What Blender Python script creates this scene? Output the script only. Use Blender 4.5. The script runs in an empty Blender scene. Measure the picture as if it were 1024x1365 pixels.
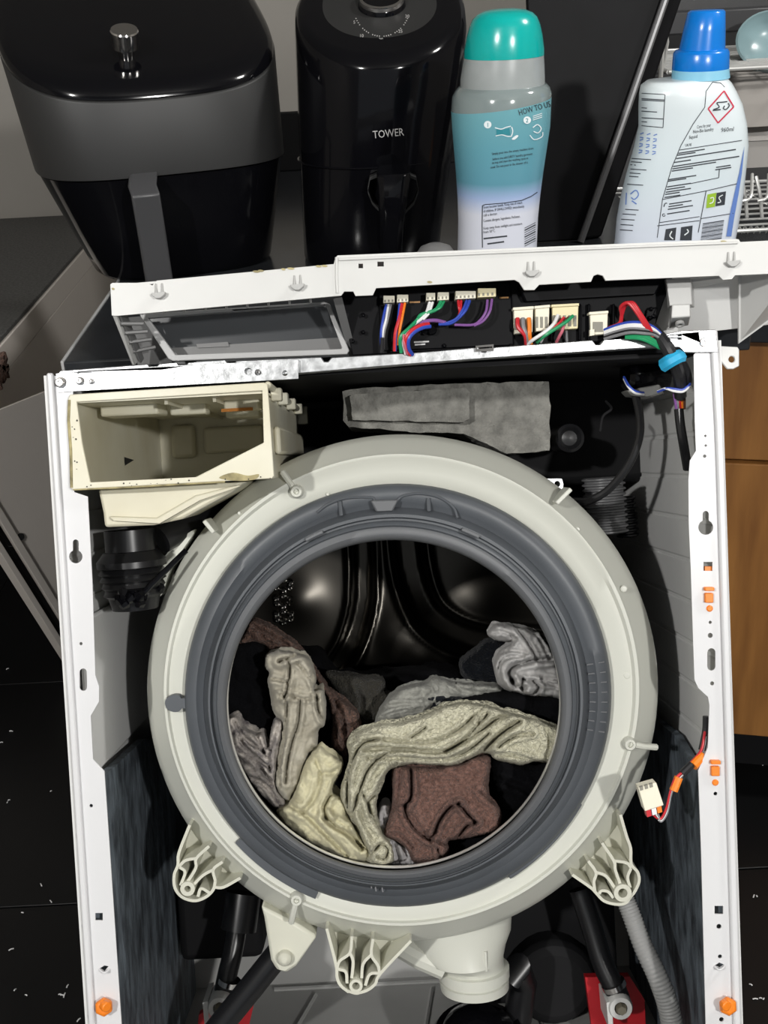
import bpy, bmesh, math, random
import numpy as np
from mathutils import Vector, Matrix, noise, geometry
from mathutils.bvhtree import BVHTree

random.seed(7)
scene = bpy.context.scene
COL = scene.collection
R_ = math.radians
PI = math.pi

# ------------------------------------------------------------------ camera
FPX = 1500.0                                   # focal length in pixels of a 1024 x 1365 picture
PITCH, ROLL, CAMZ = R_(27.0), R_(3.0), 1.31
CPOS = Vector((0, 0, CAMZ))
FWD = Vector((0, math.cos(PITCH), -math.sin(PITCH)))
_U0 = Vector((0, math.sin(PITCH), math.cos(PITCH))); _R0 = Vector((1, 0, 0))
UPV = math.sin(ROLL) * _R0 + math.cos(ROLL) * _U0
RGT = math.cos(ROLL) * _R0 - math.sin(ROLL) * _U0
cam_data = bpy.data.cameras.new('camera')
cam = bpy.data.objects.new('camera', cam_data); COL.objects.link(cam)
cam_data.sensor_fit = 'VERTICAL'; cam_data.sensor_height = 36.0
cam_data.lens = 36.0 * FPX / 1365.0
cam_data.clip_start = 0.02
cam.matrix_world = Matrix(((RGT.x, UPV.x, -FWD.x, 0), (RGT.y, UPV.y, -FWD.y, 0), (RGT.z, UPV.z, -FWD.z, CAMZ), (0, 0, 0, 1)))
scene.camera = cam

# ------------------------------------------------------------------ world, lamps, exposure
world = bpy.data.worlds.new('world'); scene.world = world; world.use_nodes = True
world.node_tree.nodes['Background'].inputs[0].default_value = (0.9, 0.95, 1.0, 1)
world.node_tree.nodes['Background'].inputs[1].default_value = 0.40

def lamp(name, loc, target, power, size, color=(1, 0.985, 0.955)):
    d = bpy.data.lights.new(name, 'AREA'); d.shape = 'DISK'; d.size = size; d.energy = power; d.color = color
    o = bpy.data.objects.new(name, d); COL.objects.link(o); o.location = loc
    o.rotation_euler = (Vector(target) - Vector(loc)).to_track_quat('-Z', 'Y').to_euler()
    return o
lamp('ceiling_or_fill_lamp', (-1.15, -1.15, 2.36), (-0.05, 1.1, 0.8), 43.0, 0.10)
lamp('work_lamp', (0.92, -1.25, 2.02), (0.05, 1.1, 0.8), 37.0, 0.10)

lamp('ceiling_or_fill_lamp', (1.45, .95, 2.38), (-.4, 1.9, .5), 20.0, 0.25)  # added fill light out of view, lifts the dark cabinet on the left

vs = scene.view_settings
vs.view_transform = 'Standard'; vs.look = 'None'; vs.gamma = 1.0; vs.use_curve_mapping = False
vs.exposure = 0.0

# ------------------------------------------------------------------ picture pixel -> point in the place
def ray(px, py):
    return FWD + RGT * ((px - 512.0) / FPX) + UPV * ((682.5 - py) / FPX)
def at_depth(px, py, z):
    return CPOS + ray(px, py) * z
def at_y(px, py, Y):
    r = ray(px, py); return CPOS + r * (Y / r.y)
def at_z(px, py, Z):
    r = ray(px, py); return CPOS + r * ((Z - CAMZ) / r.z)
def at_x(px, py, X):
    r = ray(px, py); return CPOS + r * (X / r.x)
def depth_of(p):
    return (Vector(p) - CPOS).dot(FWD)

# the washing machine leans back: its own frame (x right, y into the machine, z up along the front)
TILT = PITCH - R_(2.5)
ZL = Vector((0, math.sin(TILT), math.cos(TILT)))
_top = at_depth(510, 471, 1.004)
MW = Matrix.Translation(_top - ZL * 0.85) @ Matrix.Rotation(-TILT, 4, 'X')
MWI = MW.inverted()
CL = MWI @ CPOS
_RL = [MWI.to_3x3() @ v for v in (FWD, RGT, UPV)]
def L(px, py, y):
    """point of the machine's own frame seen at a pixel, on its plane of depth y"""
    d = _RL[0] + _RL[1] * ((px - 512.0) / FPX) + _RL[2] * ((682.5 - py) / FPX)
    return CL + d * ((y - CL.y) / d.y)
def LP(pts, y):
    return [(lambda p: (p.x, p.z))(L(a, b, y)) for a, b in pts]
def Lnp(P, y):
    f, r, u = [np.array(v) for v in _RL]
    d = f[None, :] + r[None, :] * ((P[:, 0:1] - 512.0) / FPX) + u[None, :] * ((682.5 - P[:, 1:2]) / FPX)
    t = (y - CL.y) / d[:, 1]
    return np.array(CL)[None, :] + d * t[:, None]
def pxm(y):
    """metres per pixel at machine depth y"""
    return depth_of(MW @ L(512, 800, y)) / FPX

# ------------------------------------------------------------------ materials
MATS = {}
def mat(name, col, rough=0.5, metal=0.0, var=0.0, vscale=8.0, bump=0.0, bscale=60.0, coat=0.0, spec=0.5, trans=0.0, var2=None, stretch=None, emit=None, sheen=0.0, detail=4.0, bdist=0.002):
    m = bpy.data.materials.new(name); m.use_nodes = True
    nt = m.node_tree; N = nt.nodes; b = N['Principled BSDF']
    b.inputs['Base Color'].default_value = (*col, 1); b.inputs['Roughness'].default_value = rough
    b.inputs['Metallic'].default_value = metal; b.inputs['Coat Weight'].default_value = coat
    b.inputs['Coat Roughness'].default_value = 0.06
    b.inputs['Specular IOR Level'].default_value = spec; b.inputs['Transmission Weight'].default_value = trans
    if sheen: b.inputs['Sheen Weight'].default_value = sheen
    if emit: b.inputs['Emission Color'].default_value = (*emit[0], 1); b.inputs['Emission Strength'].default_value = emit[1]
    tc = N.new('ShaderNodeTexCoord'); src = tc.outputs['Object']
    if stretch:
        mp = N.new('ShaderNodeMapping'); mp.inputs['Scale'].default_value = stretch
        nt.links.new(src, mp.inputs['Vector']); src = mp.outputs['Vector']
    if var > 0:
        t = N.new('ShaderNodeTexNoise'); t.inputs['Scale'].default_value = vscale; t.inputs['Detail'].default_value = detail
        nt.links.new(src, t.inputs['Vector'])
        cr = N.new('ShaderNodeValToRGB'); cr.color_ramp.elements[0].position = 0.35; cr.color_ramp.elements[1].position = 0.7
        c2 = var2 if var2 else tuple(c * (1 - var) for c in col)
        cr.color_ramp.elements[0].color = (*col, 1); cr.color_ramp.elements[1].color = (*c2, 1)
        nt.links.new(t.outputs['Fac'], cr.inputs['Fac']); nt.links.new(cr.outputs['Color'], b.inputs['Base Color'])
    if bump > 0:
        t = N.new('ShaderNodeTexNoise'); t.inputs['Scale'].default_value = bscale; t.inputs['Detail'].default_value = 3
        nt.links.new(src, t.inputs['Vector'])
        bp = N.new('ShaderNodeBump'); bp.inputs['Strength'].default_value = bump; bp.inputs['Distance'].default_value = bdist
        nt.links.new(t.outputs['Fac'], bp.inputs['Height']); nt.links.new(bp.outputs['Normal'], b.inputs['Normal'])
    MATS[name] = m
    return m

WHITE = mat('white_enamel', (0.67, 0.67, 0.68), 0.35, var=0.05, vscale=5)
INNER = mat('inner_steel_paint', (0.70, 0.70, 0.69), 0.5, var=0.08, vscale=6)
GALV = mat('galvanised_steel', (0.50, 0.51, 0.52), 0.36, metal=0.85, var=0.5, vscale=120, bump=0.15, bscale=150)
TUB = mat('tub_plastic', (0.60, 0.605, 0.54), 0.38, var=0.06, vscale=4, bump=0.05, bscale=30)
LUGM = mat('lug_plastic', (0.63, 0.625, 0.53), 0.45, var=0.10, vscale=14)
RUBBER = mat('gasket_rubber', (0.082, 0.090, 0.101), 0.46, var=0.22, vscale=10, bump=0.08, bscale=40)
RUBBER2 = mat('gasket_lip_rubber', (0.118, 0.123, 0.131), 0.5, var=0.15, vscale=12)
BLACKRUB = mat('black_rubber', (0.008, 0.008, 0.009), 0.32)
BLACK = mat('black_plastic', (0.003, 0.003, 0.004), 0.5, spec=.10)
BLACKG = mat('gloss_black_plastic', (0.003, 0.003, 0.004), 0.10, spec=0.25)
DULLBLACK = mat('dull_black_metal', (0.010, 0.010, 0.011), 0.75, spec=0.2)
CREAM = mat('dispenser_plastic', (0.70, 0.68, 0.56), 0.42, var=0.10, vscale=9, var2=(0.60, 0.56, 0.42))
GRIME = mat('limescale_grime', (0.42, 0.36, 0.18), 0.7, var=0.6, vscale=90)
DARKGRIME = mat('dark_mould_spots', (0.05, 0.045, 0.035), 0.8)
STEEL = mat('polished_steel', (0.55, 0.54, 0.52), 0.16, metal=1.0)
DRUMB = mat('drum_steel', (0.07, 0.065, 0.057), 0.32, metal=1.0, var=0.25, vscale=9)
CHROME = mat('chrome', (0.75, 0.73, 0.71), 0.12, metal=1.0)
CONC = mat('concrete', (0.25, 0.245, 0.222), 0.9, var=0.45, vscale=70, bump=0.9, bscale=180, bdist=0.004)
FELT = mat('bitumen_felt', (0.125, 0.15, 0.175), 0.7, var=1, var2=(0.022, 0.027, 0.034), vscale=58, bump=0.8, bscale=90, stretch=(1, 1, 0.45), bdist=0.004)
GREYP = mat('base_grey_plastic', (0.40, 0.40, 0.39), 0.45, var=0.12, vscale=8)
RED = mat('red_plastic', (0.42, 0.008, 0.015), 0.45)
WHITEP = mat('white_plastic', (0.58, 0.58, 0.565), 0.4, var=0.07, vscale=12)
WHITEIN = mat('white_plastic_inner', (0.55, 0.55, 0.54), 0.4)
ORANGE = mat('orange_plastic', (0.85, 0.22, 0.015), 0.4)
HOSE = mat('grey_hose', (0.27, 0.27, 0.265), 0.5)
HOSE2 = mat('dark_ribbed_hose', (0.16, 0.16, 0.165), 0.35)
GLASSD = mat('dark_smoked_plastic', (0.045, 0.048, 0.052), 0.22)
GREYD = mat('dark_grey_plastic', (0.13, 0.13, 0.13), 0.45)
CONN = mat('connector_cream', (0.80, 0.76, 0.62), 0.5)
CONNY = mat('connector_yellowed', (0.76, 0.68, 0.42), 0.5)
WIRE = {k: mat('wire_' + k, c, 0.4) for k, c in dict(
    blue=(0.03, 0.07, 0.42), white=(0.8, 0.8, 0.8), red=(0.55, 0.02, 0.03), orange=(0.85, 0.22, 0.02), green=(0.02, 0.30, 0.12),
    grey=(0.22, 0.22, 0.23), black=(0.015, 0.015, 0.017), violet=(0.22, 0.09, 0.30), brown=(0.10, 0.04, 0.025), pink=(0.6, 0.15, 0.2), yellow=(0.7, 0.5, 0.05)).items()}
TAPEB = mat('blue_tape', (0.02, 0.36, 0.62), 0.5)
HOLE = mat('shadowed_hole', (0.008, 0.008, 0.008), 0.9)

# ------------------------------------------------------------------ mesh helpers
WM = {}                                        # world matrix of every object by name
class MB:
    def __init__(s): s.v = []; s.f = []
    def add(s, vs, fs):
        o = len(s.v); s.v += [tuple(p) for p in vs]; s.f += [tuple(i + o for i in f) for f in fs]; return s
    def box(s, c, size, M=None):
        x, y, z = [d / 2 for d in size]
        P = [Vector((i, j, k)) for i in (-x, x) for j in (-y, y) for k in (-z, z)]
        if M is not None: P = [M @ p for p in P]
        P = [p + Vector(c) for p in P]
        return s.add(P, [(0, 1, 3, 2), (4, 6, 7, 5), (0, 4, 5, 1), (2, 3, 7, 6), (0, 2, 6, 4), (1, 5, 7, 3)])
    def loft(s, rings, closed=True, cap0=True, cap1=True):
        n = len(rings[0]); V = [p for r in rings for p in r]; F = []
        for i in range(len(rings) - 1):
            for j in range(n if closed else n - 1):
                k = (j + 1) % n
                F.append((i * n + j, i * n + k, (i + 1) * n + k, (i + 1) * n + j))
        if cap0: F.append(tuple(range(n))[::-1])
        if cap1: F.append(tuple((len(rings) - 1) * n + j for j in range(n)))
        return s.add(V, F)
    def tube(s, path, r, seg=8, caps=True, flat=1.0):
        P = [Vector(p) for p in path]; rings = []; up = None
        for i, p in enumerate(P):
            t = (P[min(i + 1, len(P) - 1)] - P[max(i - 1, 0)])
            if t.length < 1e-9: t = Vector((0, 0, 1))
            t.normalize()
            if up is None:
                a = Vector((0, 0, 1)) if abs(t.z) < 0.9 else Vector((1, 0, 0))
                up = (a - t * a.dot(t)).normalized()
            else: up = (up - t * up.dot(t)).normalized()
            sd = t.cross(up); rr = r[i] if isinstance(r, (list, tuple)) else r
            rings.append([p + up * math.cos(2 * PI * k / seg) * rr + sd * math.sin(2 * PI * k / seg) * rr * flat for k in range(seg)])
        return s.loft(rings, True, caps, caps)
    def lathe(s, c, axis, prof, seg=24, cap0=True, cap1=True):
        c = Vector(c); a = Vector(axis).normalized()
        u = (Vector((0, 0, 1)) if abs(a.z) < 0.9 else Vector((1, 0, 0))); u = (u - a * u.dot(a)).normalized(); w = a.cross(u)
        return s.loft([[c + a * h + (u * math.cos(2 * PI * k / seg) + w * math.sin(2 * PI * k / seg)) * max(r, 1e-5) for k in range(seg)] for r, h in prof], True, cap0, cap1)
    def plate(s, outer, y0, y1, holes=()):
        """flat piece in the machine's x-z plane, from depth y0 to y1, with real holes"""
        loops = [list(outer)] + [list(h) for h in holes]
        tri = geometry.tessellate_polygon([[Vector((x, z, 0)) for x, z in lp] for lp in loops])
        flat = [p for lp in loops for p in lp]; n = len(flat)
        V = [(x, y0, z) for x, z in flat] + [(x, y1, z) for x, z in flat]
        F = [tuple(t) for t in tri] + [tuple(i + n for i in t[::-1]) for t in tri]; o = 0
        for lp in loops:
            m = len(lp)
            for i in range(m): F.append((o + i, o + (i + 1) % m, n + o + (i + 1) % m, n + o + i))
            o += m
        return s.add(V, F)
    def rib(s, path, th, y0, y1):
        """upright wall following a path in the x-z plane"""
        P = [Vector((a, b)) for a, b in path]; A = []; B = []
        for i, p in enumerate(P):
            t = (P[min(i + 1, len(P) - 1)] - P[max(i - 1, 0)]).normalized(); nrm = Vector((-t.y, t.x)) * th / 2
            A.append(p + nrm); B.append(p - nrm)
        rings = [[(a.x, y0, a.y), (b.x, y0, b.y), (b.x, y1, b.y), (a.x, y1, a.y)] for a, b in zip(A, B)]
        return s.loft(rings)
    def build(s, name, m, parent=None, M=None, smooth=35, bevel=0.0, seg=2, origin=None):
        M = M if M is not None else Matrix.Identity(4)
        V = [M @ Vector(p) for p in s.v]
        if parent is not None: PM = WM[parent.name]
        else:
            if origin is None:
                xs, ys, zs = zip(*V); origin = ((min(xs) + max(xs)) / 2, (min(ys) + max(ys)) / 2, min(zs))
            PM = Matrix.Translation(origin)
        I = PM.inverted()
        me = bpy.data.meshes.new(name); me.from_pydata([I @ p for p in V], [], s.f)
        bm = bmesh.new(); bm.from_mesh(me); bmesh.ops.recalc_face_normals(bm, faces=bm.faces); bm.to_mesh(me); bm.free()
        me.materials.append(m)
        if smooth:
            for p in me.polygons: p.use_smooth = True
            me.set_sharp_from_angle(angle=R_(smooth))
        o = bpy.data.objects.new(name, me); COL.objects.link(o)
        if parent is not None: o.parent = parent
        else: o.matrix_world = PM
        WM[o.name] = PM
        if bevel > 0:
            b = o.modifiers.new('bevel', 'BEVEL'); b.width = bevel; b.segments = seg; b.limit_method = 'ANGLE'; b.angle_limit = R_(40)
        return o
def empty(name, M):
    o = bpy.data.objects.new(name, None); COL.objects.link(o); o.empty_display_size = 0.05; o.matrix_world = M; WM[o.name] = M.copy(); return o
def tag(o, label=None, cat=None, group=None, kind=None):
    if label: o['label'] = label
    if cat: o['category'] = cat
    if group: o['group'] = group
    if kind: o['kind'] = kind
    return o
def circ(px, py, r, n=16, sx=1.0, sy=1.0):
    return [(px + r * sx * math.cos(2 * PI * k / n), py + r * sy * math.sin(2 * PI * k / n)) for k in range(n)]
def slot(px, py, w, h, n=6):
    r = w / 2; return [(px + r * math.cos(PI + PI * k / n), py - h / 2 + r + r * math.sin(PI + PI * k / n)) for k in range(n + 1)] + [(px + r * math.cos(PI * k / n), py + h / 2 - r + r * math.sin(PI * k / n)) for k in range(n + 1)]
def sq(px, py, w, h): return [(px - w / 2, py - h / 2), (px + w / 2, py - h / 2), (px + w / 2, py + h / 2), (px - w / 2, py + h / 2)]
def keyhole(px, py, r, top, hw):
    a0 = math.asin(hw / r); P = []
    for k in range(15): a = -PI / 2 + a0 + (2 * PI - 2 * a0) * k / 14; P.append((px + r * math.cos(a), py + r * math.sin(a)))
    for k in range(7): a = PI + PI * k / 6; P.append((px + hw * math.cos(a), top + hw + hw * math.sin(a)))
    return P
def smooth_path(pts, n=6):
    P = [np.array(p, float) for p in pts]
    P = [2 * P[0] - P[1]] + P + [2 * P[-1] - P[-2]]; out = []
    for i in range(1, len(P) - 2):
        for k in range(n):
            t = k / n; p0, p1, p2, p3 = P[i - 1:i + 3]
            out.append(0.5 * (2 * p1 + (p2 - p0) * t + (2 * p0 - 5 * p1 + 4 * p2 - p3) * t * t + (3 * p1 - p0 - 3 * p2 + p3) * t ** 3))
    out.append(P[-2]); return out
def smooth_loop(pts, n=4):
    P = [np.array(p, float) for p in pts]; m = len(P); out = []
    for i in range(m):
        p0, p1, p2, p3 = P[i - 1], P[i], P[(i + 1) % m], P[(i + 2) % m]
        for k in range(n):
            t = k / n; out.append(0.5 * (2 * p1 + (p2 - p0) * t + (2 * p0 - 5 * p1 + 4 * p2 - p3) * t * t + (3 * p1 - p0 - 3 * p2 + p3) * t ** 3))
    return out
def wpath(pts, n=5):
    """(px, py, y) control points -> smooth path in the machine's frame"""
    return smooth_path([tuple(L(a, b, y)) for a, b, y in pts], n)
def dist_line(P, line):
    line = np.array(line, float); best = np.full(len(P), 1e9)
    for a, b in zip(line[:-1], line[1:]):
        d = b - a; l2 = max(float(d @ d), 1e-12)
        t = np.clip(((P - a) @ d) / l2, 0, 1)
        best = np.minimum(best, np.hypot(*(P - (a + t[:, None] * d)).T))
    return best
def sstep(a, b, x):
    t = np.clip((x - a) / (b - a), 0, 1); return t * t * (3 - 2 * t)

# ================================================================== the room
FLOORT = mat('black_floor_tile', (0.006, 0.006, 0.0065), 0.42, var=0.3, spec=.3, vscale=3, bump=0.03, bscale=25)
GROUT = mat('dark_grout', (0.02, 0.02, 0.02), 0.9)
WALLP = mat('wall_paint', (0.36, 0.34, 0.31), 0.8, var=0.05, vscale=3)
CEILP = mat('ceiling_paint', (0.62, 0.61, 0.59), 0.9)
fl = MB().box((0, .35, -0.03), (4.4, 6.1, 0.05)).build('floor', GROUT); tag(fl, 'black tiled kitchen floor under the machine', kind='structure')
tile_me = None
for i in range(7):
    for j in range(8):
        x, y = -2.1 + 0.6 * i + 0.3, -1.13 + 0.6 * j + 0.32
        if tile_me is None:
            t = MB().box((x, y, -0.0035), (0.597, 0.597, 0.007)).build('tile', FLOORT, fl, bevel=0.0012); tile_me = t; tx, ty = x, y
        else:
            t = tile_me.copy(); COL.objects.link(t); t.location = tile_me.location + Vector((x - tx, y - ty, 0))
for nm, c, sz, m in (('wall_back', (0, 3.32, 1.2), (4.4, 0.06, 2.5), WALLP), ('wall_left', (-2.2, .35, 1.2), (0.06, 6.1, 2.5), WALLP),
                     ('wall_right', (2.2, .35, 1.2), (0.06, 6.1, 2.5), WALLP), ('ceiling', (0, .35, 2.47), (4.4, 6.1, 0.06), CEILP)):
    tag(MB().box(c, sz).build(nm, m), kind='structure')

# ================================================================== washing machine
wm = empty('washing_machine', MW)
tag(wm, 'opened white washing machine leaning back with its front panel and door removed', 'washing machine')
B = lambda mb, name, m, par=None, **k: mb.build(name, m, par or wm, M=MW, **k)

# front posts -------------------------------------------------------
lo = [(61.5, 497), (84, 850), (117.5, 1365), (141, 1725)]
li = [(97, 505), (99, 640), (99, 656), (117, 662), (123, 774), (127, 900), (132, 915), (132, 935), (121, 954), (124, 1012), (139, 1028), (145, 1114), (162, 1365), (186, 1725)]
hl = [keyhole(101, 742, 9, 719, 4), circ(108, 858, 2.2, 10), slot(111, 906, 10, 30), circ(121.5, 1074, 2.4, 10), sq(132, 1222, 10, 10), [(133, 1291), (139, 1287), (145, 1288), (139, 1295)], circ(140, 1340, 6, 12)]
lp = B(MB().plate(LP([(68, 500)] + [(x + 8, y) for x, y in lo[1:]][0:3] + li[::-1], 0.0), 0.0, 0.0015, [LP(h, 0) for h in hl]), 'front_post', WHITE)
mb = MB().plate(LP(lo + [(x + 9, y) for x, y in lo][::-1], -0.004), -0.0045, 0.001)
B(mb, 'rim', WHITE, lp, bevel=0.0018)
ro = [(957, 439), (964, 560), (967, 640), (977.6, 992), (988.5, 1365), (999, 1725)]
ri = [(925, 473), (926.5, 560), (928, 601), (920, 614), (918, 640), (918.5, 700), (921, 756), (926, 906), (931, 917), (944, 929), (946, 940), (944, 996), (931, 1027), (935, 1138), (941, 1365), (951, 1725)]
hr = [keyhole(941, 703, 10, 681, 4.2), sq(944, 755, 12, 12), circ(946, 811, 4, 12), circ(947, 829.5, 2.2, 10), circ(947, 847, 3.4, 12), slot(948.5, 879, 11, 30), circ(949.5, 911, 2.8, 10), circ(940.5, 581, 1.8, 8), circ(941, 594, 1.8, 8), circ(939.5, 608, 2.4, 8),
      circ(953.6, 1043, 3.6, 12), circ(954, 1058, 2.6, 10), sq(958.5, 1213, 11.5, 11), circ(958.6, 1235, 3.4, 12), circ(960, 1275, 2.8, 10), [(953, 1287), (959, 1283), (966, 1286), (960, 1290)], circ(962, 1359, 3.2, 10), circ(965, 1338, 6, 12)]
rp = B(MB().plate(LP([(948, 446), (955, 560), (958, 640), (968.5, 992), (979, 1365), (990, 1725)] + ri[::-1], 0.0), 0.0, 0.0015, [LP(h, 0) for h in hr]), 'front_post', WHITE)
mb = MB().plate(LP(ro + [(x - 10, y) for x, y in ro][::-1], -0.004), -0.0045, 0.001)
B(mb, 'rim', WHITE, rp, bevel=0.0018)
# bent-out hooks under the diamond holes
for (x, y) in ((139, 1293), (959.5, 1289)):
    c = [L(x - 6 + 12 * k / 8, y + 4 * math.sin(PI * k / 8), -0.001 - 0.005 * math.sin(PI * k / 8)) for k in range(9)]
    B(MB().tube(c, 0.0012, 6), 'hook', WHITE)
# orange clips, plugs and bolts
for (x, y, dark) in ((945.5, 793, 1), (954, 1024, 1)):
    mb = MB().plate(LP(sq(x, y + 4, 11, 13), -0.003), -0.004, 0.004); mb.plate(LP(sq(x, y - 8, 13, 5), -0.003), -0.005, 0.004)
    B(mb, 'orange_clip', ORANGE, bevel=0.0008)
for (x, y) in ((946, 811), (953.6, 1043)):
    B(MB().lathe(L(x, y, 0.0), (0, -1, 0), [(0.003, -0.003), (0.003, 0.0006), (0.002, 0.0014)], 12), 'orange_plug', ORANGE)
B(MB().plate(LP(sq(944.5, 758, 10, 6), 0.004), 0.003, 0.008), 'orange_plug', ORANGE)
for (x, y) in ((138, 1340), (964.5, 1339)):
    mb = MB().lathe(L(x + 2, y - 2, 0), (0.1, -1, 0.05), [(0.0045, -0.01), (0.0045, 0.004), (0.0085, 0.0045), (0.0085, 0.009), (0.006, 0.011)], 6)
    mb.tube([L(x, y - 1, -0.008), L(x + 5, y + 3, -0.013)], 0.005, 8)
    B(mb, 'orange_bolt', ORANGE, bevel=0.001)
# side walls, base, back -------------------------------------------
xl = L(62, 497, 0).x + 0.001; xr = L(957, 441, 0).x - 0.001
xl2 = L(141, 1725, 0).x + 0.001; xr2 = L(999, 1725, 0).x - 0.001
ZB = L(480, 1305, 0.44).z
def side(xa, xb, sgn):
    zs = []; z = 0.846
    while z > 0.02:
        zs += [(z, 0), (z - 0.036, 0), (z - 0.038, 0.0014), (z - 0.041, 0.0014)]; z -= 0.042
    prof = [(xa + (xb - xa) * (0.846 - z) / 0.826, z, d) for z, d in zs]
    return MB().loft([[(x + sgn * d, y, z) for x, z, d in prof] + [(x - sgn * (-0.004), y, z) for x, z, d in prof[::-1]] for y in (0.001, 0.10, 0.2, 0.3, 0.4, 0.5)])
B(side(xl + 0.0045, xl2 + 0.0045, 1) if False else side(xl, xl2, -1), 'side_panel', INNER)
B(side(xr, xr2, 1), 'side_panel', INNER)
B(MB().box((0.0, 0.498, 0.43), (0.585, 0.004, 0.80)), 'back_panel', DULLBLACK)
B(MB().box((0.0, 0.25, 0.838), (0.575, 0.44, 0.004)), 'light_block_tray', DULLBLACK)  # black plate put in below the bar to block light from above
mb = MB().box((0.0, 0.24, ZB - 0.02), (0.585, 0.47, 0.04)); mb.box((0.0, 0.455, ZB + 0.03), (0.585, 0.035, 0.14))
bp = B(mb, 'base_tray', GREYP, bevel=0.004)
mb = MB()
for a, b in (((365, 1306, .42), (590, 1306, .42)), ((350, 1400, .2), (420, 1310, .40)), ((560, 1365, .25), (575, 1300, .40)), ((700, 1300, .40), (735, 1365, .25))):
    p, q = L(*a), L(*b); p.z = q.z = ZB + 0.001; mb.tube([p, q], 0.003, 6)
B(mb, 'moulded_ridge', GREYP, bp)
# felt sound pads against the side walls
def felt(outline, x, sgn):
    mb = MB(); P = [L(a, b, 0.1) for a, b in outline]
    return mb
def pad(x, zy, th):
    """zy: list of (y, z) outline on the wall at x"""
    mb = MB(); tri = geometry.tessellate_polygon([[Vector((y, z, 0)) for y, z in zy]]); n = len(zy)
    V = [(x, y, z) for y, z in zy] + [(x + th, y, z) for y, z in zy]
    F = [tuple(t) for t in tri] + [tuple(i + n for i in t) for t in tri] + [(i, (i + 1) % n, n + (i + 1) % n, n + i) for i in range(n)]
    return mb.add(V, F)
def on_wall(px, py, x):
    d = _RL[0] + _RL[1] * ((px - 512.0) / FPX) + _RL[2] * ((682.5 - py) / FPX); p = CL + d * ((x - CL.x) / d.x); return (p.y, p.z)
xw = xl + 0.012
a = on_wall(140, 1025, xw); b = on_wall(188, 990, xw); c = on_wall(215, 980, xw)
B(pad(xw - 0.004, [(0.012, a[1]), (max(b[0], .06), b[1] + .004), (max(c[0], .2), c[1] - 0.01), (0.43, c[1] - 0.02), (0.43, ZB), (0.012, ZB)], 0.008), 'felt_pad', FELT)
xw = xr - 0.012
a = on_wall(931, 1030, xw); b = on_wall(905, 980, xw)
B(pad(xw - 0.004, [(0.012, a[1]), (max(a[0], 0.03), a[1] + .005), (max(b[0], .1), b[1]), (0.43, b[1] - 0.01), (0.43, ZB), (0.012, ZB)], 0.008), 'felt_pad', FELT)
# smooth embossed plate on the left wall
a = on_wall(150, 880, xl + 0.006); b = on_wall(176, 985, xl + 0.006)
B(MB().box((xl + 0.004, 0.2, 0.5 * (a[1] + b[1]) + 0.03), (0.006, 0.32, 0.15)), 'embossed_plate', INNER, bevel=0.003)

# top bar -----------------------------------------------------------
def notch(x, y): return [(x - 7, y - 0.3), (x - 2.5, y + 6), (x + 2.5, y + 6), (x + 7, y + 0.3)]
top = [(76, 500), (80, 494)] + notch(204, 485.5) + notch(243, 483.5) + notch(308, 480.5) + notch(435, 476) + [(560, 469.5)] + notch(645, 463) + notch(797, 453.5) + [(905, 446), (930, 443)]
bot = [(930, 458), (880, 462.5), (660, 477), (540, 486), (398, 498), (330, 503), (78, 514)]
bar = B(MB().plate(LP(top + bot, 0.002), 0.002, 0.016), 'top_bar', GALV, bevel=0.0008)
holes = [slot(331, 495, 11, 9), circ(344, 496.5, 4, 12), circ(380, 497.5, 3.6, 12), sq(113, 497, 20, 2.4)]
B(MB().plate(LP([(75, 498), (140, 492), (398, 479.5), (398, 505), (77, 523)], -0.001), -0.002, 0.001, [LP(h, -0.001) for h in holes]), 'joint_plate', GALV, bar, bevel=0.0005)
holes = [sq(897, 447, 22, 2.6), sq(897, 451.5, 22, 2.2)]
B(MB().plate(LP([(880, 447), (909, 441), (953, 440), (957, 470), (912, 470), (905, 463), (880, 464)], -0.003), -0.005, 0.001, [LP(h, -0.003) for h in holes]), 'joint_plate', GALV, bar, bevel=0.0005)
for (x, y, r) in ((81, 510, 7.5), (107, 508, 5.5), (121.5, 508.5, 3.6), (937, 457, 8), (344, 496.5, 3)):
    k = pxm(0); mb = MB().lathe(L(x, y, -0.002), (0, -1, 0), [(r * k, 0), (r * k, 0.0012), (r * .72 * k, 0.0014), (r * .72 * k, 0.004), (r * .6 * k, 0.0048), (r * .34 * k, 0.0048), (r * .3 * k, 0.003)], 18)
    B(mb, 'screw', CHROME)
# little bright tab on the bar
B(MB().plate(LP([(634, 461), (658, 459), (658, 468), (634, 469)], -0.001), -0.002, 0.002, [LP([(636, 463.5), (656, 462), (656, 464), (636, 465.5)], -0.001)]), 'tab', CHROME, bar)

# tub ---------------------------------------------------------------
def ring(pc, pr, y, n=120, wob=None):
    c = L(pc[0], pc[1], y); r = pr * depth_of(MW @ c) / FPX
    return [(c.x + r * math.cos(2 * PI * k / n), y, c.z + r * math.sin(2 * PI * k / n)) for k in range(n)]
TC = lambda t: (530 + 7 * t, 929 - 9 * t)
prof = [((531, 928), 268, .085), ((532, 927), 278, .070), ((533, 925), 296, .066), ((534.5, 923.5), 309, .066), ((535, 923), 313, .0625), ((535.5, 922.5), 317, .0625), ((536, 922), 321, .069), ((537, 921), 334, .084), ((537, 920), 340, .096), ((537, 920), 340.5, .102)]
rings = [ring(*p) for p in prof]
tc = L(537, 920, 0.102); tr = 340.5 * depth_of(MW @ tc) / FPX
for y, r in ((.135, tr), (.136, tr - .012)): rings.append([(tc.x + r * math.cos(2 * PI * k / 120), y, tc.z + r * math.sin(2 * PI * k / 120)) for k in range(120)])
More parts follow.
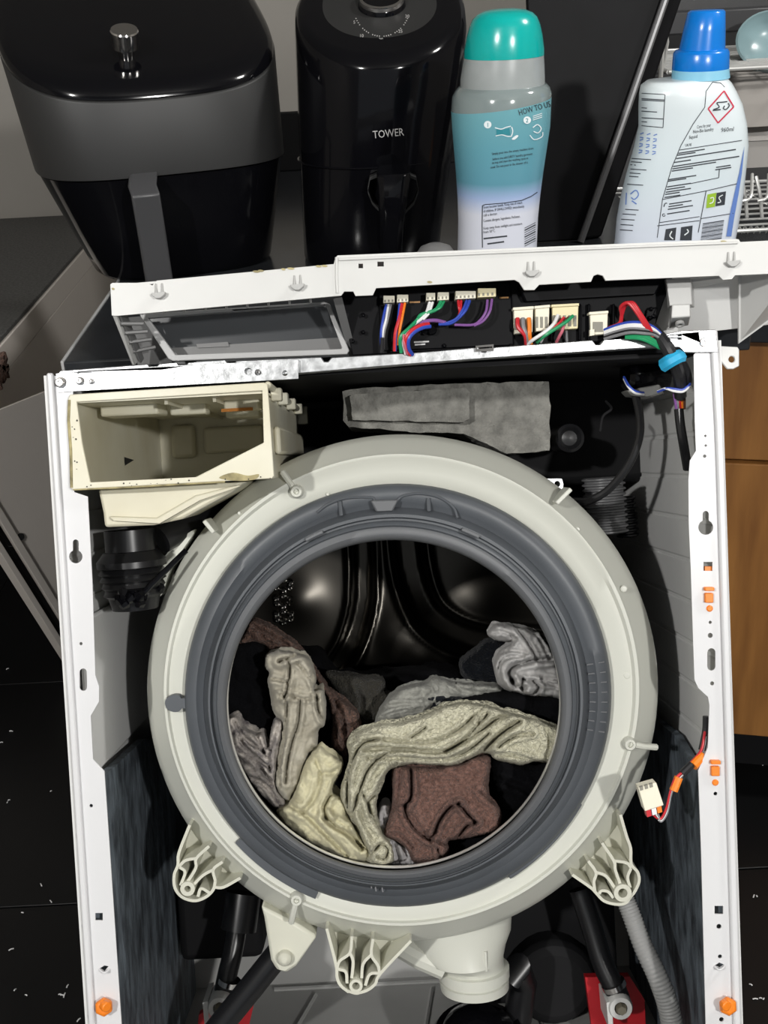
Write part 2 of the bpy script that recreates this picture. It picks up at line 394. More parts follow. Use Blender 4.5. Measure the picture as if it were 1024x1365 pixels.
tub = B(MB().loft(rings, True, False, False), 'tub_front', TUB, smooth=50)
DC = Vector((tc.x, 0, tc.z)); DR = tr - 0.022
B(MB().loft([[(DC.x + r * math.cos(2 * PI * k / 64), y, DC.z + r * math.sin(2 * PI * k / 64)) for k in range(64)] for y, r in ((.135, tr - .014), (.44, tr - .03), (.45, tr - .08))], True, False, True), 'tub_shell', DULLBLACK)
# ridge marks on the tub: bright seam line pieces, bosses, clips and fins
def boss(x, y, tabto, y0=0.066):
    k = pxm(y0); p = L(x, y, y0)
    mb = MB().lathe(p, (0, -1, 0), [(9.5 * k, 0), (9 * k, .006), (7 * k, .009), (4 * k, .009), (3.4 * k, .005)], 14)
    q = L(tabto[0], tabto[1], y0 + 0.01)
    mb.tube([p + Vector((0, -0.004, 0)), p.lerp(q, .5) + Vector((0, -0.008, 0)), q + Vector((0, -0.006, 0))], 0.0032, 8)
    B(mb, 'clip_boss', TUB, tub)
boss(396, 655, (378, 630)); boss(838, 990, (873, 994)); boss(396, 1196, (389, 1226))
for (x0, y0, x1, y1) in ((737, 670, 756, 651), (277, 692, 290, 708)):
    B(MB().rib(LP([(x0, y0), (x1, y1)], .075), 0.0042, 0.050, 0.085), 'fin', TUB, tub, bevel=.001)
for (x, y, r) in ((770, 706, 4.5), (319, 684, 3), (437, 659, 3), (832, 785, 6), (836, 900, 7)):
    k = pxm(.066); B(MB().lathe(L(x, y, .0665), (0, -1, 0), [(r * .8 * k, 0), (r * k * .6, .0009), (r * .3 * k, .001)], 12), 'dimple', TUB, tub)
# rounded ear on the tub's left shoulder
B(MB().plate(LP(smooth_loop([(262, 706), (243, 735), (228, 760), (218, 790), (212, 793), (206, 780), (212, 755), (228, 732), (245, 715)]), .11), .105, .135), 'shoulder_ear', TUB, tub, bevel=.003)

# mounting lugs -----------------------------------------------------
def lug(ox, oy, walls, boss_c, ro_, ri_, back, ang=0):
    s = 7.314; T = lambda P: [(ox + x / s, oy + y / s) for x, y in P]; y0 = 0.060; k = pxm(y0)
    mb = MB()
    for w in walls: mb.rib(LP([tuple(p) for p in smooth_path(T(w), 4)], y0), 0.0028, y0 + random.uniform(0, .0008), 0.115)
    bc = T([boss_c])[0]; p = L(bc[0], bc[1], y0)
    mb.lathe(p + Vector((0, .05, 0)), (0, -1, 0), [(ro_ / s * k, 0), (ro_ / s * k, .053), (ri_ / s * k, .053), (ri_ / s * k, .03)], 18)
    o = B(mb, 'mounting_lug', LUGM, smooth=30)
    B(MB().plate(LP(T(back), .10), .098, .104), 'web', LUGM, o)
    return o
lug(420, 1210, [[(115, 205), (205, 560), (215, 680), (250, 760), (330, 825)], [(935, 325), (640, 640), (590, 740), (520, 800), (440, 830)], [(320, 815), (400, 838), (450, 825)],
    [(360, 280), (340, 440), (240, 520), (212, 610)], [(340, 440), (372, 530), (358, 690)], [(222, 600), (300, 630), (312, 740)],
    [(565, 305), (550, 460), (612, 560), (630, 640)], [(550, 460), (470, 550), (455, 690)], [(630, 640), (535, 650), (490, 760)]], (400, 750), 66, 38,
    [(115, 205), (205, 560), (330, 700), (450, 700), (640, 640), (935, 325), (565, 290), (360, 270)])
lug(220, 1100, [[(240, 0), (135, 270), (125, 390), (90, 480), (90, 590), (130, 670), (200, 720), (300, 738), (400, 700), (470, 630), (490, 545)], [(735, 515), (570, 605), (480, 605)],
    [(430, 205), (305, 325), (300, 420), (215, 560)], [(305, 325), (200, 345), (135, 405)], [(560, 360), (470, 435), (490, 545)], [(470, 435), (370, 490), (270, 590)], [(140, 410), (195, 460), (150, 590)], [(430, 660), (350, 620), (320, 700)]], (225, 610), 72, 32,
    [(240, 0), (135, 270), (110, 420), (250, 560), (400, 560), (490, 600), (735, 515), (430, 205)])
lug(740, 1070, [[(640, 120), (700, 330), (740, 450), (745, 600), (808, 680), (822, 770), (780, 870), (735, 925)], [(170, 705), (350, 830), (400, 880), (480, 960), (600, 993), (690, 980), (740, 920)],
    [(460, 395), (575, 570), (590, 660), (640, 800)], [(575, 570), (700, 590), (745, 640)], [(325, 570), (400, 680), (380, 770), (390, 865)], [(400, 680), (500, 720), (590, 840)], [(742, 640), (710, 730), (735, 830)], [(430, 890), (455, 860), (520, 870), (570, 930)]], (655, 870), 88, 46,
    [(640, 120), (740, 450), (760, 640), (650, 800), (520, 820), (390, 860), (170, 705)])
# pale bracket that carries the damper
mb = MB().plate(LP([(350, 1200), (354, 1215), (363, 1272), (370, 1284), (384, 1288), (396, 1280), (424, 1240), (400, 1225)], .10), .085, .16)
mb.lathe(L(380, 1275, .085), (0, -1, 0), [(10 * pxm(.09), -.02), (10 * pxm(.09), .006), (7 * pxm(.09), .010), (3 * pxm(.09), .011)], 16)
B(mb, 'damper_bracket', LUGM, bevel=.003)
# sump outlet
def hring(px, py, hw, y, dy=0):
    p = L(px, py, y); r = hw * pxm(y); return [(p.x + r * math.cos(2 * PI * k / 40), p.y + (dy if dy else r) * math.sin(2 * PI * k / 40), p.z) for k in range(40)]
Ys = 0.16
mb = MB().loft([hring(612, 1205, 72, Ys, .040), hring(612, 1240, 70, Ys, .040), hring(612, 1258, 63, Ys, .042), hring(618, 1272, 54, Ys, .045), hring(628, 1282, 44, Ys), hring(630, 1287, 43, Ys), hring(631.5, 1288, 48, Ys), hring(632, 1300, 48, Ys), hring(632, 1301, 44, Ys), hring(632, 1304, 44, Ys), hring(632, 1305, 47, Ys), hring(633, 1316, 46, Ys), hring(633, 1318, 41, Ys)])
for x in (631, 647): mb.tube([L(x, 1268, Ys - .036), L(x + 1, 1294, Ys - .037)], .0022, 6)
so = B(mb, 'sump_outlet', TUB, smooth=40)
B(MB().tube([L(536, 1262, .15), L(560, 1276, .14), L(592, 1290, .14)], .012, 10), 'sump_rib', TUB, so)
# pump under it
p = L(636, 1352, .20)
mb = MB().lathe(p + Vector((0, 0, -.05)), (0, -.25, 1), [(.05, -.02), (.052, .03), (.047, .038), (.043, .034), (.036, .046), (.020, .056), (.0, .058)], 36)
B(mb, 'pump', BLACKG, smooth=30)
B(MB().tube([L(678, 1302, .2), L(690, 1290, .2), L(697, 1310, .22), L(690, 1360, .22)], .016, 12), 'pump_hose', BLACKRUB)
# damper rods, red feet, white bushes
def strut(pts, r, name, m, par=None): return B(MB().tube(wpath(pts), r, 12), name, m, par)
strut([(372, 1270, .14), (340, 1310, .14), (290, 1372, .14), (262, 1410, .14)], .0135, 'damper', BLACKRUB)
d2 = strut([(772, 1185, .23), (790, 1240, .22), (804, 1285, .21), (822, 1322, .20), (830, 1345, .20)], .012, 'damper', BLACKRUB)
B(MB().lathe(L(820, 1316, .2), (-.4, 0, 1), [(.0135, 0), (.0135, .006)], 16), 'collar', CHROME, d2)
d3 = strut([(322, 1200, .24), (312, 1262, .22), (303, 1300, .21), (294, 1345, .20)], .011, 'damper', BLACKRUB)
B(MB().tube(wpath([(325, 1190, .24), (318, 1240, .23)]), .020, 12), 'damper_sleeve', BLACKRUB, d3)
B(MB().lathe(L(305, 1312, .205), (.3, 0, 1), [(.0125, 0), (.0125, .006)], 16), 'collar', CHROME, d3)
for (px, py, outl) in ((826, 1340, [(779, 1300), (838, 1299), (858, 1330), (862, 1420), (795, 1420)]), (294, 1340, [(266, 1350), (330, 1310), (345, 1310), (320, 1420), (260, 1420)])):
    B(MB().plate(LP(outl, .24), .235, .245), 'red_foot', RED)
    k = pxm(.19); mb = MB().lathe(L(px, py, .19), (0, -1, 0), [(17 * k, -.03), (17 * k, .004), (15 * k, .008), (9 * k, .008), (8.6 * k, .0)], 20)
    o = B(mb, 'bush', WHITEP)
    B(MB().lathe(L(px + 1, py + 2, .19), (0, -1, 0), [(8 * k, -.02), (8 * k, .007), (6 * k, .010)], 6), 'bolt', mat('brass_bolt', (.33, .30, .23), .4, metal=.6) if 'brass_bolt' not in MATS else MATS['brass_bolt'], o)
    B(MB().plate(LP([(px - 21, py - 12), (px - 14, py - 14), (px - 12, py + 22), (px - 18, py + 22)], .2), .185, .23), 'bracket', WHITEP, o)
mb = MB().box(L(722, 1232, .36), (.165, .10, .15)); mb.lathe(L(735, 1300, .30), (0, -1, 0), [(.05, -.05), (.05, .02), (.042, .028), (.012, .028)], 24)
B(mb, 'motor', DULLBLACK, bevel=.01)
B(MB().box(L(300, 1205, .36), (.10, .10, .10)), 'shock_mount', DULLBLACK, bevel=.01)
# drain hose, ribbed
pts = wpath([(830, 1190, .13), (842, 1220, .12), (858, 1262, .11), (878, 1305, .10), (892, 1345, .10), (898, 1385, .10), (900, 1430, .10)], 34)
rad = [.0088 + .0022 * i / len(pts) + (.0008 if (i % 4) < 2 else 0) for i in range(len(pts))]
B(MB().tube(pts, rad, 16), 'drain_hose', HOSE, smooth=60)

# gasket ------------------------------------------------------------
gp = [((531, 929), 284.5, .070), ((530.5, 929.5), 284, .058), ((530, 930), 280, .053), ((529.5, 931), 268, .051), ((529, 932), 262, .055), ((528.5, 933), 257, .057), ((528, 934), 253, .046), ((527.5, 935), 250, .040), ((527, 936), 247, .040), ((527, 936.5), 245.5, .044), ((526.5, 937), 243.5, .044), ((526.5, 937.5), 242, .037), ((526, 938), 238, .035), ((526, 938.5), 236.5, .037)]
gasket = B(MB().loft([ring(*p) for p in gp], True, False, False), 'door_gasket', RUBBER, smooth=55)
gq = [((526, 938.5), 236.5, .037), ((525.5, 940), 230, .0345), ((525.3, 941), 225, .037), ((525, 942), 222.5, .043), ((525, 941), 222.5, .052), ((525, 939), 224, .062), ((526, 936), 236, .075)]
B(MB().loft([ring(*p) for p in gq], True, False, False), 'inner_lip', RUBBER2, gasket, smooth=55)
# keyhole tab at the left, pads and ribs at the top, fine ribs at the right
B(MB().plate(LP(smooth_loop([(254, 930), (243, 930), (240, 926), (231, 925.5), (223, 930), (221, 937), (224, 944), (232, 948), (240, 947), (244, 943), (254, 944)], 3), .062), .058, .067), 'tab', RUBBER, gasket, bevel=.001)
def on_arc(c, r, a0, a1, n): return [(c[0] + r * math.cos(R_(a0 + (a1 - a0) * k / n)), c[1] - r * math.sin(R_(a0 + (a1 - a0) * k / n))) for k in range(n + 1)]
G = (530, 930)
for pl in ([(423, 683), (438, 672), (462, 664), (494, 663), (500, 668)], [(529, 668), (538, 661), (560, 658), (585, 663), (604, 676), (610, 690)]):
    B(MB().tube([L(a, b, .0505) for a, b in smooth_path(pl, 6)], .0013, 8), 'moulded_edge', RUBBER, gasket)
B(MB().plate(LP([(494, 667), (531, 666), (524, 681), (501, 682)], .05), .044, .055), 'pad', RUBBER2, gasket, bevel=.0015)
for (a, b, c, d) in ((453, 668, 455, 687), (571, 664, 572, 681)): B(MB().tube([L(a, b, .0505), L(c, d, .0515)], .0022, 8), 'rib', RUBBER, gasket)
for a0, a1 in ((113, 119), (63, 69)):
    P = on_arc((527, 936), 249.5, a0, a1, 6) + on_arc((527, 936), 244.5, a1, a0, 6); B(MB().plate(LP(P, .038), .0355, .046), 'pad', RUBBER2, gasket, bevel=.001)
for k in range(8):
    a = 10 - 2.75 * k; P = [(529 + r * math.cos(R_(a)), 931 - r * math.sin(R_(a) * 1.0)) for r in (257, 281)]
    B(MB().tube([L(P[0][0], P[0][1], .0545), L(P[1][0], P[1][1], .0515)], .0009, 6), 'rib', RUBBER2, gasket)
# flat step where the gasket is pressed under the rim, lower left and right
P = on_arc((529, 930), 290, -112, -138, 10) + on_arc((529, 931), 272, -138, -112, 10)
B(MB().plate(LP(P, .06), .0605, .070), 'flange', RUBBER, gasket, bevel=.001)
P = on_arc((529, 930), 286, -30, -58, 10) + on_arc((529, 931), 272, -58, -30, 10)
B(MB().plate(LP(P, .06), .0605, .070), 'flange', RUBBER, gasket, bevel=.001)
for k, (x, y) in enumerate(((494, 1180), (500, 1184), (507, 1178), (509, 1185))):
    B(MB().tube([L(x, y - 5, .0497), L(x + 1.5, y + 4, .0497)], .0007, 6), 'print_mark', WIRE['grey'], gasket)

# drum --------------------------------------------------------------
drum = B(MB().loft([[(DC.x + r * math.cos(2 * PI * k / 96), y, DC.z + r * math.sin(2 * PI * k / 96)) for k in range(96)] for y, r in ((.098, DR - .055), (.096, DR - .01), (.104, DR), (.40, DR), (.40, DR - .03))], True, False, False), 'drum', DRUMB, smooth=50)
rr = ring((525, 937.0), 222.0, .056, 120)
B(MB().loft([[(p[0] + (p[0] - DC.x) * e, p[1] + dy, p[2] + (p[2] - DC.z) * e) for p in rr] for e, dy in ((0.006, -.001), (0, -.0015), (-.004, -.0005), (-.005, .002), (0, .004), (.006, .004))], True, False, False), 'drum_rim', mat('bright_rim_steel', (.85, .84, .80), .3, metal=.55), drum)
B(MB().loft([ring((525, 938), 224, .062), ring((527, 934), 240, .080), ring((530, 929), 250, .098)], True, False, False), 'drum_mouth', DRUMB, drum)
n = 130; xs = np.linspace(-DR, DR, n); GX, GZ = np.meshgrid(xs + DC.x, xs + DC.z); P2 = np.stack([GX.ravel(), GZ.ravel()], 1)
dep = np.zeros(len(P2)); yb = .40
arms = [([(481, 690), (484, 760), (482, 810), (468, 858), (448, 892)], 15), ([(540, 690), (548, 760), (566, 812), (600, 842), (650, 858), (720, 866)], 21)]
for ln, w in arms:
    d = dist_line(P2, LP([tuple(q) for q in smooth_path(ln, 6)], yb)); wm_ = w * pxm(yb)
    dep += .030 * (1 - sstep(wm_ * .55, wm_ * 1.15, d)) - .006 * np.exp(-((d - wm_ * 1.25) / (wm_ * .22)) ** 2)
cb = np.array(LP([(537, 848)], yb)[0]); d = np.hypot(*(P2 - cb).T); dep += -.014 * np.exp(-(d / .042) ** 2)
for (x, y, s) in ((400, 800, .03), (640, 800, .035), (470, 870, .02), (570, 875, .022), (600, 880, .018)):
    q = np.array(LP([(x, y)], yb)[0]); d = np.hypot(*(P2 - q).T); dep -= .008 * np.exp(-(d / s) ** 2)
Rr = np.hypot(P2[:, 0] - DC.x, P2[:, 1] - DC.z); V = [(a[0], yb + dd, a[1]) for a, dd in zip(P2, dep)]
F = [(i * n + j, i * n + j + 1, (i + 1) * n + j + 1, (i + 1) * n + j) for i in range(n - 1) for j in range(n - 1) if max(Rr[i * n + j], Rr[(i + 1) * n + j + 1], Rr[i * n + j + 1], Rr[(i + 1) * n + j]) < DR]
B(MB().add(V, F), 'drum_back', DRUMB, drum, smooth=180)
mb = MB()
for i, (x, y) in enumerate([(368 + 9 * (j % 3) + 2 * random.random(), 762 + 10.5 * (j // 3) + 4 * (j % 2)) for j in range(21)]):
    # dimples pressed inwards around the drum holes, on the drum's wall at upper left
    dirn = Vector((-0.78, 0, 0.62)); p = Vector((DC.x, .20 + .018 * (i % 3) + .004 * (i // 3), DC.z))
    ang = R_(152 - 4.2 * (i // 3)); c = Vector((DC.x + DR * math.cos(ang), .16 + .045 * (i % 3) + (.02 if (i // 3) % 2 else 0), DC.z + DR * math.sin(ang)))
    mb.lathe(L(x, y, yb - .004), (.3, -1, -.2), [(.0052, -.004), (.0042, .003), (.0028, .0042), (.0018, .002)], 10)
o = B(mb, 'perforation', STEEL, drum); o['kind'] = 'stuff'

# dispenser housing -------------------------------------------------
fo = [(91.6, 531), (94, 526), (352, 510), (357, 512), (365.5, 634), (363, 638), (97, 652.7), (94, 650)]
fi = [(103, 536), (350, 521), (352, 590), (261, 636), (121, 643), (110, 590)]
disp = B(MB().plate(LP(fo, -.006), -.008, -.004, [LP(fi, -.006)]), 'dispenser_housing', CREAM, bevel=.0008)
a = L(94, 530, -.004); b = L(360, 512, -.004); c = L(362, 637, -.004); dd = L(97, 652, -.004)
X0, X1, Z0, Z1 = a.x, c.x - .001, c.z + .0015, a.z - .003
DD = .385; th = .0022
def wallbox(name, x0, x1, y0, y1, z0, z1, m=CREAM, bev=0.0): return B(MB().box(((x0 + x1) / 2, (y0 + y1) / 2, (z0 + z1) / 2), (x1 - x0, y1 - y0, z1 - z0)), name, m, disp, bevel=bev)
wallbox('side_wall', X0, X0 + th, -.004, DD, Z0, Z1); wallbox('side_wall', X1 - th, X1, -.004, DD, Z0, Z1 - .004)
wallbox('roof_wall', X0, X1, -.004, DD, Z1 - th, Z1); wallbox('bottom_wall', X0, X1, -.004, DD, Z0 - th, Z0); wallbox('rear_wall', X0, X1, DD - th, DD, Z0, Z1)
p = L(227, 567, DD - .01); q = L(262, 610, DD - .01); wallbox('recess_panel', p.x, q.x, DD - .012, DD - .002, q.z, p.z, bev=.006)
p = L(270, 570, DD - .01); q = L(352, 601, DD - .01); wallbox('recess_panel', p.x, q.x, DD - .010, DD - .002, q.z, p.z, bev=.006)
for (x0, x1, y0, yy) in ((133, 210, .06, .05), (226, 274, .10, .03), (298, 345, .07, .03), (300, 345, .22, .05)):
    p = L(x0, 540, y0); q = L(x1, 540, y0); wallbox('ceiling_ledge', p.x, q.x, y0, y0 + yy, Z1 - .012, Z1 - .001, bev=.002)
for x in (240, 300): p = L(x, 540, .1); wallbox('ceiling_rib', p.x, p.x + .003, .02, DD - .01, Z1 - .006, Z1 - .001)
p = L(312, 528, .06); wallbox('orange_strip', p.x - .014, p.x + .016, .068, .070, Z1 - .013, Z1 - .010, mat('rust', (.45, .17, .03), .8))  # thin orange-brown strip along the front of a ceiling ledge
mb = MB().tube([L(357, 513, 0), L(357, 513, 0) + Vector((.002, .32, -.006))], .0035, 8)
for t in (.05, .12, .22, .33): mb.box(L(357, 513, 0) + Vector((.003, t, -.006)), (.010, .016, .012))
mb.box(L(357, 513, 0) + Vector((.004, .375, -.012)), (.014, .02, .022))
B(mb, 'side_rail', CREAM, disp, bevel=.0015)
wallbox('side_step', X1, X1 + .006, .05, DD - .02, Z0 + .02, Z1 - .03, bev=.003)
p = L(198, 613, .20)
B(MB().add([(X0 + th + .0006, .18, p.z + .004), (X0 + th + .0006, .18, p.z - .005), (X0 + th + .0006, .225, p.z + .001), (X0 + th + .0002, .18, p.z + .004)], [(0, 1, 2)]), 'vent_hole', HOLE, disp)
mb = MB()
for i in range(17):
    t = random.random(); x = 100 + 262 * t; e = 650 - 13 * t + random.uniform(-5, 1.5); r = random.uniform(.0003, .0010)
    mb.lathe(L(x, e, -.0082), (0, -1, 0), [(r, -.0005), (r * .7, .0005)], 7)
for i in range(8):
    r = random.uniform(.0004, .0011); mb.lathe(L(94 + random.uniform(0, 9), random.uniform(545, 648), -.0082), (0, -1, 0), [(r, -.0005), (r * .7, .0005)], 7)
o = B(mb, 'mould_specks', DARKGRIME, disp); o['kind'] = 'stuff'
mb = MB()
mb.plate(LP(smooth_loop([(292, 637), (310, 630), (330, 634), (345, 632), (340, 639), (315, 641)]), -.0082), -.0084, -.0079)
mb.tube([L(93, 533, -.007), L(92, 560, -.007), L(95, 600, -.007), L(96, 650, -.007)], .0018, 6)
mb.tube([L(98, 652.5, -.007), L(180, 649, -.007), L(300, 642, -.007)], .001, 6)
B(mb, 'limescale', GRIME, disp)
# chute below it
ch = [(131, 652), (327, 642), (309, 656), (243, 692), (206, 700), (140, 703), (138, 684)]
B(MB().plate(LP(ch, .02), .018, .12), 'chute', CREAM, disp, bevel=.003)
B(MB().plate(LP([(146, 688), (210, 690), (262, 660), (318, 646), (322, 648), (268, 667), (214, 698), (150, 694)], .016), .012, .022), 'chute_ridge', CREAM, disp, bevel=.002)
# black bellows under the chute
c0 = L(172, 706, .08); k = pxm(.08); pr = []
for y, r in ((700, 33), (728, 33), (729, 36), (741, 46), (749, 46), (751, 40), (757, 45), (760, 40), (766, 44), (769, 39), (775, 42), (779, 37), (786, 40), (790, 34), (806, 30)): pr.append((r * k, (y - 700) * k))
B(MB().lathe(c0, (0.02, 0, -1), pr, 32), 'inlet_bellows', BLACKRUB, smooth=30)
mb = MB(); q = L(186, 797, .05)
for i in range(14): mb.lathe(q + Vector((random.uniform(-.02, .014), random.uniform(0, .03), random.uniform(-.008, .008))), (random.uniform(-1, 1), -1, random.uniform(-1, 1)), [(.004, 0), (.006, .003), (.003, .009)], 7)
mb.tube([q, q + Vector((.012, 0, .012)), q + Vector((.045, .01, .042))], .0028, 8)
B(mb, 'hose_clamp', BLACKG)
B(MB().tube([L(215, 720, .1), L(250, 700, .12), L(285, 690, .16)], .014, 12), 'fill_hose', BLACKRUB)

# concrete counterweight -------------------------------------------
cw = [(457, 522), (466, 518), (600, 511), (733, 508), (735, 560), (733, 600), (676, 605), (640, 588), (619, 578), (560, 576), (465, 569), (458, 560)]
def rough(o, amt, sc):
    bm = bmesh.new(); bm.from_mesh(o.data); bmesh.ops.triangulate(bm, faces=bm.faces)
    for _ in range(4): bmesh.ops.subdivide_edges(bm, edges=[e for e in bm.edges if e.calc_length() > .006], cuts=1, use_grid_fill=False); bmesh.ops.triangulate(bm, faces=bm.faces)
    for v in bm.verts: v.co += v.normal * amt * noise.noise(v.co * sc) + v.normal * amt * .6 * noise.noise(v.co * sc * 2.7)
    bm.to_mesh(o.data); bm.free(); o.data.set_sharp_from_angle(angle=R_(60))
cwo = B(MB().plate(LP(cw, .17), .175, .30), 'counterweight', CONC, bevel=.004, seg=3); rough(cwo, .0022, 60)
o = B(MB().plate(LP([(467, 529), (472, 526), (620, 517), (626, 523), (625, 558), (618, 563), (470, 560)], .163), .160, .18), 'cast_block', CONC, cwo, bevel=.005, seg=3); rough(o, .0012, 90)
o = None and B(MB().plate(LP(smooth_loop([(672, 545), (690, 532), (715, 535), (722, 545), (705, 552), (690, 549)]), .163), .170, .19), 'cast_lump', CONC, cwo, bevel=.006, seg=3)
k = pxm(.2)
B(MB().lathe(L(760, 584, .2), (0, -1, 0), [(19 * k, -.06), (19 * k, 0), (15 * k, .002), (10 * k, -.004), (0, -.002)], 24), 'black_cap', BLACKRUB)
B(MB().plate(LP([(726, 638), (748, 638), (750, 645), (748, 660), (720, 652)], .12), .115, .14, [LP(circ(742, 645, 4), .12)]), 'steel_bracket', GALV)
B(MB().box(L(700, 560, .34), (.30, .05, .16)), 'control_box', DULLBLACK, bevel=.01)

# upper right: ribbed hoses, filter can, cables -----------------------
c0 = L(804, 636, .22); k = pxm(.22); pr = []
for i in range(11): h = (i * 7.0) * k; pr += [(25 * k, h), (28.5 * k, h + 1.6 * k), (28.5 * k, h + 3.4 * k), (25 * k, h + 5 * k)]
B(MB().lathe(c0, (.03, 0, -1), pr, 28), 'ribbed_hose', HOSE2, smooth=40)
c0 = L(832, 662, .30); k = pxm(.3); pr = []
for i in range(8): h = (i * 7.0) * k; pr += [(12 * k, h), (15 * k, h + 1.6 * k), (15 * k, h + 3.4 * k), (12 * k, h + 5 * k)]
B(MB().lathe(c0, (.06, 0, -1), pr, 20), 'ribbed_hose', BLACKRUB, smooth=40)
k = pxm(.10)
mb = MB().lathe(L(833, 500, .12), (1, .15, -.02), [(20 * k, 0), (26 * k, .004), (28 * k, .01), (28 * k, .038), (25 * k, .042), (22 * k, .043)], 28)
B(mb, 'noise_filter', BLACKG, smooth=30)
B(MB().plate(LP([(835, 520), (880, 512), (886, 524), (868, 530), (842, 527)], .10), .10, .13), 'filter_bracket', mat('dull_zinc', (.3, .3, .29), .5, metal=.6), bevel=.002)
def cable(name, m, pts, r, n=6, flat=1.0, par=None): return B(MB().tube(wpath(pts, n), r, 10, True, flat), name, m, par)
cable('mains_cable', BLACKRUB, [(846, 520, .11), (853, 555, .11), (852, 585, .11), (838, 620, .115), (812, 652, .125), (786, 667, .135), (765, 668, .15)], .0042)
cable('cable_sleeve', BLACKRUB, [(905, 545, .03), (907, 565, .03), (911, 590, .03), (917, 625, .04)], .0045)
cable('hanging_wire', DULLBLACK, [(800, 575, .10), (804, 555, .10), (815, 545, .10), (808, 535, .12)], .0013)
cable('black_loom', WIRE['black'], [(870, 438, .0), (884, 455, -.008), (893, 470, -.010), (902, 490, -.004), (906, 508, .01), (907, 528, .025)], .0058)
cable('black_loom', WIRE['black'], [(880, 447, .0), (893, 462, -.002), (905, 478, .004), (916, 500, .012), (914, 515, .02)], .0045)
B(MB().tube(wpath([(884, 487, -.006), (893, 481, -.013), (902, 476, -.012), (909, 474, -.006)]), [.0066] * 15 + [.0056], 8, True, .75), 'blue_tape_wrap', TAPEB, smooth=25)
for nm, off in (('white', 0), ('blue', -2.5)):
    cable(nm + '_wire', WIRE[nm], [(832, 505 + off, .08), (838, 516 + off, .07), (847, 524 + off, .07), (858, 526 + off, .08)], .0012)
    cable(nm + '_wire', WIRE[nm], [(877, 522, .02), (888, 518, .012), (898, 521 + off, .010), (910, 522 + off, .010), (918, 516 + off * .6, .010), (920, 512, .012)], .0013)
for i, nm in enumerate(('violet', 'grey', 'red', 'orange', 'brown')):
    cable(nm + '_wire', WIRE[nm], [(899 + i * 3.1, 522, .026), (900 + i * 3.1, 532, .026), (902 + i * 2.6, 545, .03)], .0014)
# dangling plug at lower right
cable('black_loom', WIRE['black'], [(942, 955, .012), (941, 975, .012), (936, 1000, .010)], .0035)
for nm, off in (('red', -3), ('white', 1), ('grey', 3.5), ('black', -1)):
    cable(nm + '_wire', WIRE[nm], [(941 + off * .3, 978 + off, .01), (935, 1003 + off, .006), (921, 1020 + off * .8, 0), (909, 1032 + off * .6, -.004), (900, 1042 + off, -.006), (894, 1058 + off * .5, -.006), (889, 1080 + off, -.006), (881, 1093 + off * .5, -.006), (873 + off, 1085, -.006)], .0014)
cable('black_tape', WIRE['black'], [(922, 1019, 0), (909, 1032, -.004)], .0035)
cable('orange_tape', ORANGE, [(937, 1007, .006), (924, 1021, .0)], .0045); cable('orange_tape', ORANGE, [(905, 1036, -.005), (898, 1054, -.006)], .004)
plug = B(MB().plate(LP([(849, 1047.5), (873, 1040.7), (883, 1071), (858, 1079)], -.006), -.012, .002), 'plug', CONN, bevel=.0008)
mb = MB()
for i in range(3):
    x, y = 855 + 6.5 * i, 1050 - 2 * i
    mb.plate(LP([(x - 2, y - 1), (x + 2, y - 2), (x + 2.6, y + 3), (x - 1.4, y + 4)], -.0125), -.0128, -.010)
B(mb, 'terminal_slot', mat('terminal_grey', (.25, .24, .2), .6), plug)
for i, nm in enumerate(('red', 'white', 'orange')):
    x, y = 863 + 7 * i, 1080 - 2.5 * i; B(MB().plate(LP([(x - 3, y - 4), (x + 3, y - 6), (x + 5, y + 6), (x - 1, y + 8)], -.008), -.011, -.002), 'wire_end', WIRE[nm], plug)

# ================================================================== control panel lying on top, seen from its inner side
p0 = L(560, 470, .02)
CPM = MW @ Matrix.Translation(p0)
cp = empty('control_panel', CPM)
tag(cp, 'white control panel lying inside out above the machine, wires and connectors showing', 'control panel')
K = lambda mb, name, m, par=None, **k: mb.build(name, m, par or cp, M=MW, **k)
yf = -.040
topE = [(147, 379), (150, 377), (196, 377), (203, 380.5), (209, 374), (445, 352), (447, 344), (450, 340.5), (980, 318.5), (985, 319), (987, 322.5), (1060, 319)]
botE = [(1060, 363), (1024, 365), (980, 367), (976, 372), (964, 373), (958.6, 367.5), (807.5, 374), (804, 367.5), (797, 365.5), (791.5, 367.5), (788, 375.5), (719, 379.5), (712.5, 386.5), (699, 386.5), (692, 376), (686, 373), (501.5, 384), (497, 393.5), (474, 394.5), (471, 388.5), (459, 388.5), (455, 394), (156, 421), (149, 420.5)]
strip = K(MB().plate(LP(topE + botE, yf), yf, yf + .0025, [LP(sq(481, 354.5, 6, 6), yf), LP(sq(507.5, 352, 8.5, 6.5), yf)]), 'edge_strip', WHITEP, bevel=.0007)
# double lip along the long middle part
K(MB().tube([L(452, 346, yf - .0005), L(715, 334.5, yf - .0005), L(983, 323.5, yf - .0005)], .0013, 6), 'lip', WHITEP, strip)
K(MB().tube([L(449, 343, yf), L(449, 372, yf), L(450, 391, yf)], .0016, 6), 'lip', WHITEP, strip)
